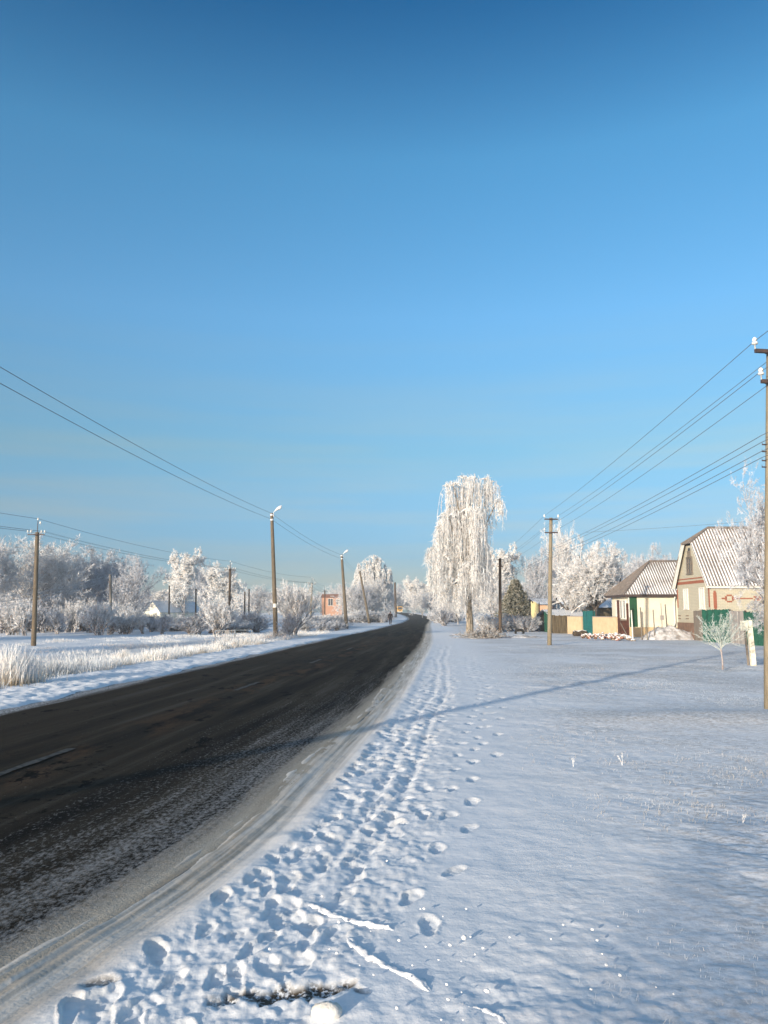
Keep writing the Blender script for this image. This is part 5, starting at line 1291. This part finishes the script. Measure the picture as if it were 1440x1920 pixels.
# ------------------------------------------------------------------ grasses
def grass(name, label, cat, X, Y, H, wdt, mat, seed, lean=.25, seg=2):
    rg = np.random.default_rng(seed); n = len(X); Z = base_h(X, Y) + .0
    ph = rg.uniform(0, 2 * np.pi, n); ln = np.abs(rg.normal(0, lean, n)) * H; fa = rg.uniform(0, np.pi, n); w = wdt * rg.uniform(.6, 1.4, n)
    V = []; hh = []
    K = seg + 1
    for k in range(K):
        q = k / seg; off = ln * q ** 1.8; ww = w * (1 - .75 * q)
        for s in (-1, 1):
            V.append(np.stack([X + off * np.cos(ph) + s * ww * np.cos(fa), Y + off * np.sin(ph) + s * ww * np.sin(fa), Z - .03 + (H + .03) * q * np.sqrt(1 - .3 * (ln / H) ** 2 * q)], -1)); hh.append(np.full(n, q))
    V = np.stack(V, 1); hh = np.stack(hh, 1); o = (np.arange(n) * 2 * K)[:, None]
    F_ = np.concatenate([o + np.array([[2 * k, 2 * k + 1, 2 * k + 3, 2 * k + 2]]) for k in range(seg)])
    m = MB(); m.add(V.reshape(-1, 3), F_); ob = m.obj(name, mat); fattr(ob, 'h', hh.ravel()); return tag(ob, label, cat, kind='stuff')
def meadow():
    rg = np.random.default_rng(77); n = 260000
    y = rg.uniform(11, 64, n); u = rg.uniform(2.0, 17, n) ; x = edgeL(y) - u
    ed = 2.15 + .35 * vnoise(y * .9, y * 0, 7)
    dn = fbm(x * .55, y * .55, 202, 3); near_e = np.exp(-((u - ed - 1.6) / 1.8) ** 2)
    keep = (u > ed) & (rg.uniform(0, 1, n) < np.clip(.22 + near_e * .9 + dn * 1.0 - .06 * (u > 7), 0, 1)) & (np.abs(x / y) < .62)
    x, y, u = x[keep], y[keep], u[keep]; dn = dn[keep]; ne = near_e[keep]
    H = (.07 + .17 * ne * (.35 + 1.3 * np.clip(.5 + dn * 1.5, 0, 1)) + .22 * np.clip(dn, 0, 1)) * rg.uniform(.3, 1.6, len(x))
    grass('meadow_grass', 'dry tan grass white with rime along the left verge', 'grass', x, y, H, .0065, 'grass_rimed', 1, .5)
    # coarse tufts
    g0 = [(22, 1288, .95), (48, 1284, .8), (5, 1280, .9), (62, 1276, .6), (112, 1268, .42), (150, 1262, .45), (232, 1236, .4), (300, 1240, .35), (412, 1220, .5), (440, 1216, .45), (425, 1213, .55), (380, 1228, .35)]
    for i, (px, py, h_) in enumerate(g0):
        g = G(px, py); k = 420; r_ = np.abs(rg.normal(0, .20, k)) * (h_ ** .5) * 1.3; a = rg.uniform(0, 6.28, k)
        xx, yy = g.x + r_ * np.cos(a), g.y + r_ * np.sin(a)
        ob = grass('grass_tuft', ['tall arching tuft of tan rimed grass at the left edge', 'tall tan grass tuft beside the left-edge one', 'tall rimed grass tuft cut by the left edge', 'medium grass tuft below the crossarm pole', 'short tan tuft right of the tall left tufts', 'short tan tuft on the verge edge before the grey trees', 'low rimed tuft halfway along the verge', 'low rimed tuft before the railing meadow', 'rimed tuft at the left foot of the railing', 'rimed tuft at the right foot of the railing', 'tall rimed tuft growing through the railing', 'low rimed tuft left of the railing'][i], 'grass tuft', xx, yy, h_ * rg.uniform(.45, 1.1, k) * (1 - .4 * r_), .007, 'tuft_rimed', 50 + i, .3, 3)
        del ob['kind']
meadow()
def stubble():
    rg = np.random.default_rng(78); n = 420000
    y = 3.2 + 27 * rg.uniform(0, 1, n) ** 1.25; x = rg.uniform(-.2, .56, n) * y; u = x - edgeR(y)
    dn = fbm(x * .8, y * .8, 203, 4) + .4 * fbm(x * 3.2, y * 3.2, 204, 2)
    pt = G(1360, 1350); pm = np.exp(-(((x - pt.x) / 2.3) ** 2 + ((y - pt.y) / 1.2) ** 2))
    cl = fbm(x * 9, y * 9, 205, 2)
    keep = (u > 2.7) & (rg.uniform(0, 1, n) < np.clip(((dn + .05) * 1.3 * sst(2.4, 4.5, u) + pm * .7) * (cl > .05) * 2, 0, .9))
    x, y = x[keep], y[keep]
    grass('stubble', 'short dead grass blades poking through the thin snow of the right-hand field', 'grass', x, y, rg.uniform(.01, .034, len(x)), .0017, 'stubble', 2, 1.5, 2)
stubble()
def tussocks():
    rg = np.random.default_rng(79); n = 330000
    y = 5.5 + 34 * rg.uniform(0, 1, n) ** 1.1; x = rg.uniform(.02, .58, n) * y; u = x - edgeR(y)
    dn = fbm(x * .33, y * .6, 206, 3); cl = fbm(x * 4.2, y * 5.5, 207, 3)
    spots = [(1360, 1350, 2.2, .9, 1.0), (1240, 1345, 1.2, .5, .8), (1010, 1262, 2.2, .9, .55), (1130, 1255, 1.8, .7, .6), (1060, 1390, .9, .5, .55), (1230, 1430, 1.2, .5, .6), (1400, 1460, .9, .5, .7), (1290, 1520, .7, .4, .6), (1330, 1290, 2.4, .8, .5)]
    pm = 0
    for px, py, a, b, k in spots:
        g = G(px, py); pm = np.maximum(pm, k * np.exp(-(((x - g.x) / a) ** 2 + ((y - g.y) / b) ** 2)))
    keep = (u > 2.5) & (rg.uniform(0, 1, n) < np.clip((.15 * sst(.05, .45, dn) + .9 * pm) * (cl > -.05) * (.6 + cl), 0, .9))
    x, y = x[keep], y[keep]
    grass('tussock_grass', 'patches of brownish frosted grass in the right-hand snow field', 'grass', x, y, rg.uniform(.012, .06, len(x)) * (.5 + .6 * np.clip(y / 14, 0, 1)), .003, 'tussock', 3, 1.6, 2)
grass_material('tussock', (.36, .35, .34), (.13, .11, .085))
tussocks()
heap('snow_heap', 'long grey snow-covered mound before the brick house plinth', 'snow heap', G(1258, 1199), 2.0, 1.1, .78, 'heap_snow', 3)
heap('snow_heap', 'low bumpy white mound between the brush pile and the pale pole', 'snow heap', G(978, 1196), 1.5, .9, .26, 'heap_snow', 8)

# ------------------------------------------------------------------ yellow minibus far down the road
def minibus():
    Y = 300; g = ground(750, Y); t = thing('minibus', 'yellow minibus coming along the far end of the road', 'minibus', g, R(4))
    wd, ln, z0, z1 = 1.95, 5.4, .42, 2.5
    b = MB(); prof = [(0, z0), (0, 1.15), (.12, 1.3), (.42, 2.3), (.65, z1), (ln, z1), (ln, z0)]
    b.prism([(-wd / 2, y, z) for y, z in prof], (wd, 0, 0)); o = b.obj('body', 'bus_yellow', t); bv = o.modifiers.new('bevel', 'BEVEL'); bv.width = .06; bv.segments = 2
    m = MB(); m.prism([(-.8, .10, 1.32), (.8, .10, 1.32), (.72, .37, 2.2), (-.72, .37, 2.2)], (0, -.03, .01)); m.obj('windscreen', 'glass_dark', t)
    for s in (-1, 1):
        for k in range(3):
            m = MB(); m.box((s * (wd / 2 + .005), 1.2 + 1.35 * k, 1.75), (.02, 1.15, .7)); m.obj('window', 'glass_dark', t)
        m = MB(); m.ell((s * .72, -.02, .88), (.14, .05, .10), 12, 8); m.obj('headlight', 'light_clear', t, smooth=True)
        for y in (.95, 4.3):
            a = np.linspace(-.1, .1, 3); m = MB(); m.tube([(s * .85 + q, y, .36) for q in a], .36, 18); w = m.obj('wheel', 'rubber', t)
            m = MB(); m.tube([(s * .85 + s * .10 + q * .1, y, .36) for q in a], .20, 14); m.obj('rim', 'lamp_metal', w)
        m = MB(); m.box((s * (wd / 2 + .12), .45, 1.65), (.16, .08, .3)); m.obj('mirror', 'rubber', t)
    m = MB(); m.box((0, -.06, .5), (wd, .16, .26)); m.obj('bumper', 'bus_white', t)
    m = MB(); m.box((0, -.015, .9), (.9, .05, .22)); m.obj('grille', 'rubber', t)
minibus()

# ------------------------------------------------------------------ the walking person
def skin_mesh(name, verts, edges, mat, parent, root=0, sub=2):
    """verts: list of (x, y, z, radius_x, radius_y)"""
    me = bpy.data.meshes.new(name); me.from_pydata([v[:3] for v in verts], edges, []); o = bpy.data.objects.new(name, me); col.objects.link(o)
    md = o.modifiers.new('skin', 'SKIN'); md.use_smooth_shade = True
    for i, v in enumerate(verts):
        sv = me.skin_vertices[0].data[i]; sv.radius = (v[3], v[4] if len(v) > 4 else v[3]); sv.use_root = (i == root)
    sb = o.modifiers.new('sub', 'SUBSURF'); sb.levels = sub; sb.render_levels = sub
    me.materials.append(MAT[mat]); o.parent = parent; return o
def person():
    Y = G(732, 1172).y; g = G(732, 1172); t = thing('person', 'person in dark coat, cap and trousers walking away along the road edge', 'person', g, R(-6))
    # walking away from the camera: forward is +y; left foot planted ahead, right heel lifting behind
    V = [(0, 0, .95, .13, .10), (0, .02, 1.12, .13, .09), (0, .03, 1.30, .16, .10), (0, .04, 1.45, .12, .08), (0, .05, 1.53, .055, .055), (0, .07, 1.60, .075, .09), (0, .075, 1.69, .08, .095), (0, .07, 1.76, .05, .06),
         (-.10, 0, .90, .09), (-.11, .16, .50, .06), (-.10, .20, .10, .042), (-.10, .30, .05, .038),
         (.10, 0, .90, .09), (.11, .08, .50, .06), (.10, -.22, .22, .042), (.10, -.20, .10, .038),
         (-.19, .03, 1.42, .055), (-.25, -.05, 1.14, .045), (-.27, .02, .90, .032), (-.27, .04, .84, .034, .02),
         (.19, .03, 1.42, .055), (.26, .04, 1.14, .045), (.27, .16, .92, .032), (.27, .19, .86, .034, .02)]
    E = [(0, 1), (1, 2), (2, 3), (3, 4), (4, 5), (5, 6), (6, 7), (0, 8), (8, 9), (9, 10), (10, 11), (0, 12), (12, 13), (13, 14), (14, 15), (3, 16), (16, 17), (17, 18), (18, 19), (3, 20), (20, 21), (21, 22), (22, 23)]
    for h, s in ((19, -1), (23, 1)):
        bx, by, bz = V[h][:3]
        for k, (dy, ln) in enumerate(((-.028, .062), (-.010, .075), (.009, .070), (.027, .055))):
            i = len(V); V.append((bx, by + dy, bz - .045, .009)); V.append((bx - s * .006, by + dy, bz - .045 - ln * .5, .0085)); V.append((bx - s * .02, by + dy, bz - .045 - ln, .0075)); E += [(h, i), (i, i + 1), (i + 1, i + 2)]
        i = len(V); V.append((bx - s * .01, by + .04, bz - .01, .010)); V.append((bx - s * .02, by + .055, bz - .045, .009)); E += [(h, i), (i, i + 1)]
    b = skin_mesh('body', V, E, 'skin', t, 0, 1)
    f = MB(); f.ell((0, .155, 1.665), (.014, .025, .022), 8, 6)
    for s in (-1, 1): f.ell((s * .088, .07, 1.665), (.014, .028, .035), 8, 6); 
    f.obj('nose_and_ears', 'skin', b, smooth=True)
    J = [(0, 0, .80, .21, .15), (0, 0, .98, .20, .145), (0, .02, 1.15, .19, .135), (0, .03, 1.32, .215, .14), (0, .04, 1.46, .15, .11), (0, .05, 1.53, .08, .08), (-.20, .03, 1.43, .085), (-.27, -.05, 1.14, .07), (-.29, .01, .92, .058), (.20, .03, 1.43, .085), (.28, .04, 1.14, .07), (.29, .14, .94, .058)]
    skin_mesh('coat', J, [(0, 1), (1, 2), (2, 3), (3, 4), (4, 5), (4, 6), (6, 7), (7, 8), (4, 9), (9, 10), (10, 11)], 'cloth_maroon', t, 2)
    T = [(0, 0, .92, .16, .12), (-.10, 0, .84, .115), (-.11, .16, .50, .085), (-.10, .20, .12, .066), (.10, 0, .84, .115), (.11, .08, .50, .085), (.10, -.21, .24, .066)]
    skin_mesh('trousers', T, [(0, 1), (1, 2), (2, 3), (0, 4), (4, 5), (5, 6)], 'cloth_navy', t, 0)
    for pts in ([(-.10, .20, .16), (-.10, .20, .07), (-.10, .30, .05), (-.10, .36, .045)], [(.10, -.22, .26), (.10, -.21, .15), (.10, -.13, .07), (.10, -.07, .05)]):
        skin_mesh('boot', [(*pts[0], .058), (*pts[1], .056), (*pts[2], .05, .045), (*pts[3], .042, .035)], [(0, 1), (1, 2), (2, 3)], 'rubber', t, 0, 1)
    c = MB(); c.ell((0, .065, 1.715), (.105, .118, .09), 16, 9); c.box((0, .19, 1.70), (.13, .08, .012)); c.obj('cap', 'cloth_dark', t, smooth=True)
    h = MB(); h.ell((0, .045, 1.655), (.088, .088, .075), 14, 8); h.obj('hair', 'hair', t, smooth=True)
person()

# ------------------------------------------------------------------ frosty air
def haze():
    m = bpy.data.materials.new('haze'); m.use_nodes = True; nt = m.node_tree; nt.nodes.clear()
    o = nt.nodes.new('ShaderNodeOutputMaterial'); v = nt.nodes.new('ShaderNodeVolumePrincipled')
    v.inputs['Color'].default_value = (.80, .90, 1.0, 1); v.inputs['Density'].default_value = .0009; v.inputs['Anisotropy'].default_value = 0.0
    nt.links.new(v.outputs[0], o.inputs['Volume']); MAT['haze'] = m
    b = MB(); b.box((0, 230, 8.5), (900, 620, 23)); ob = b.obj('haze', 'haze'); tag(ob, kind='stuff')
haze()
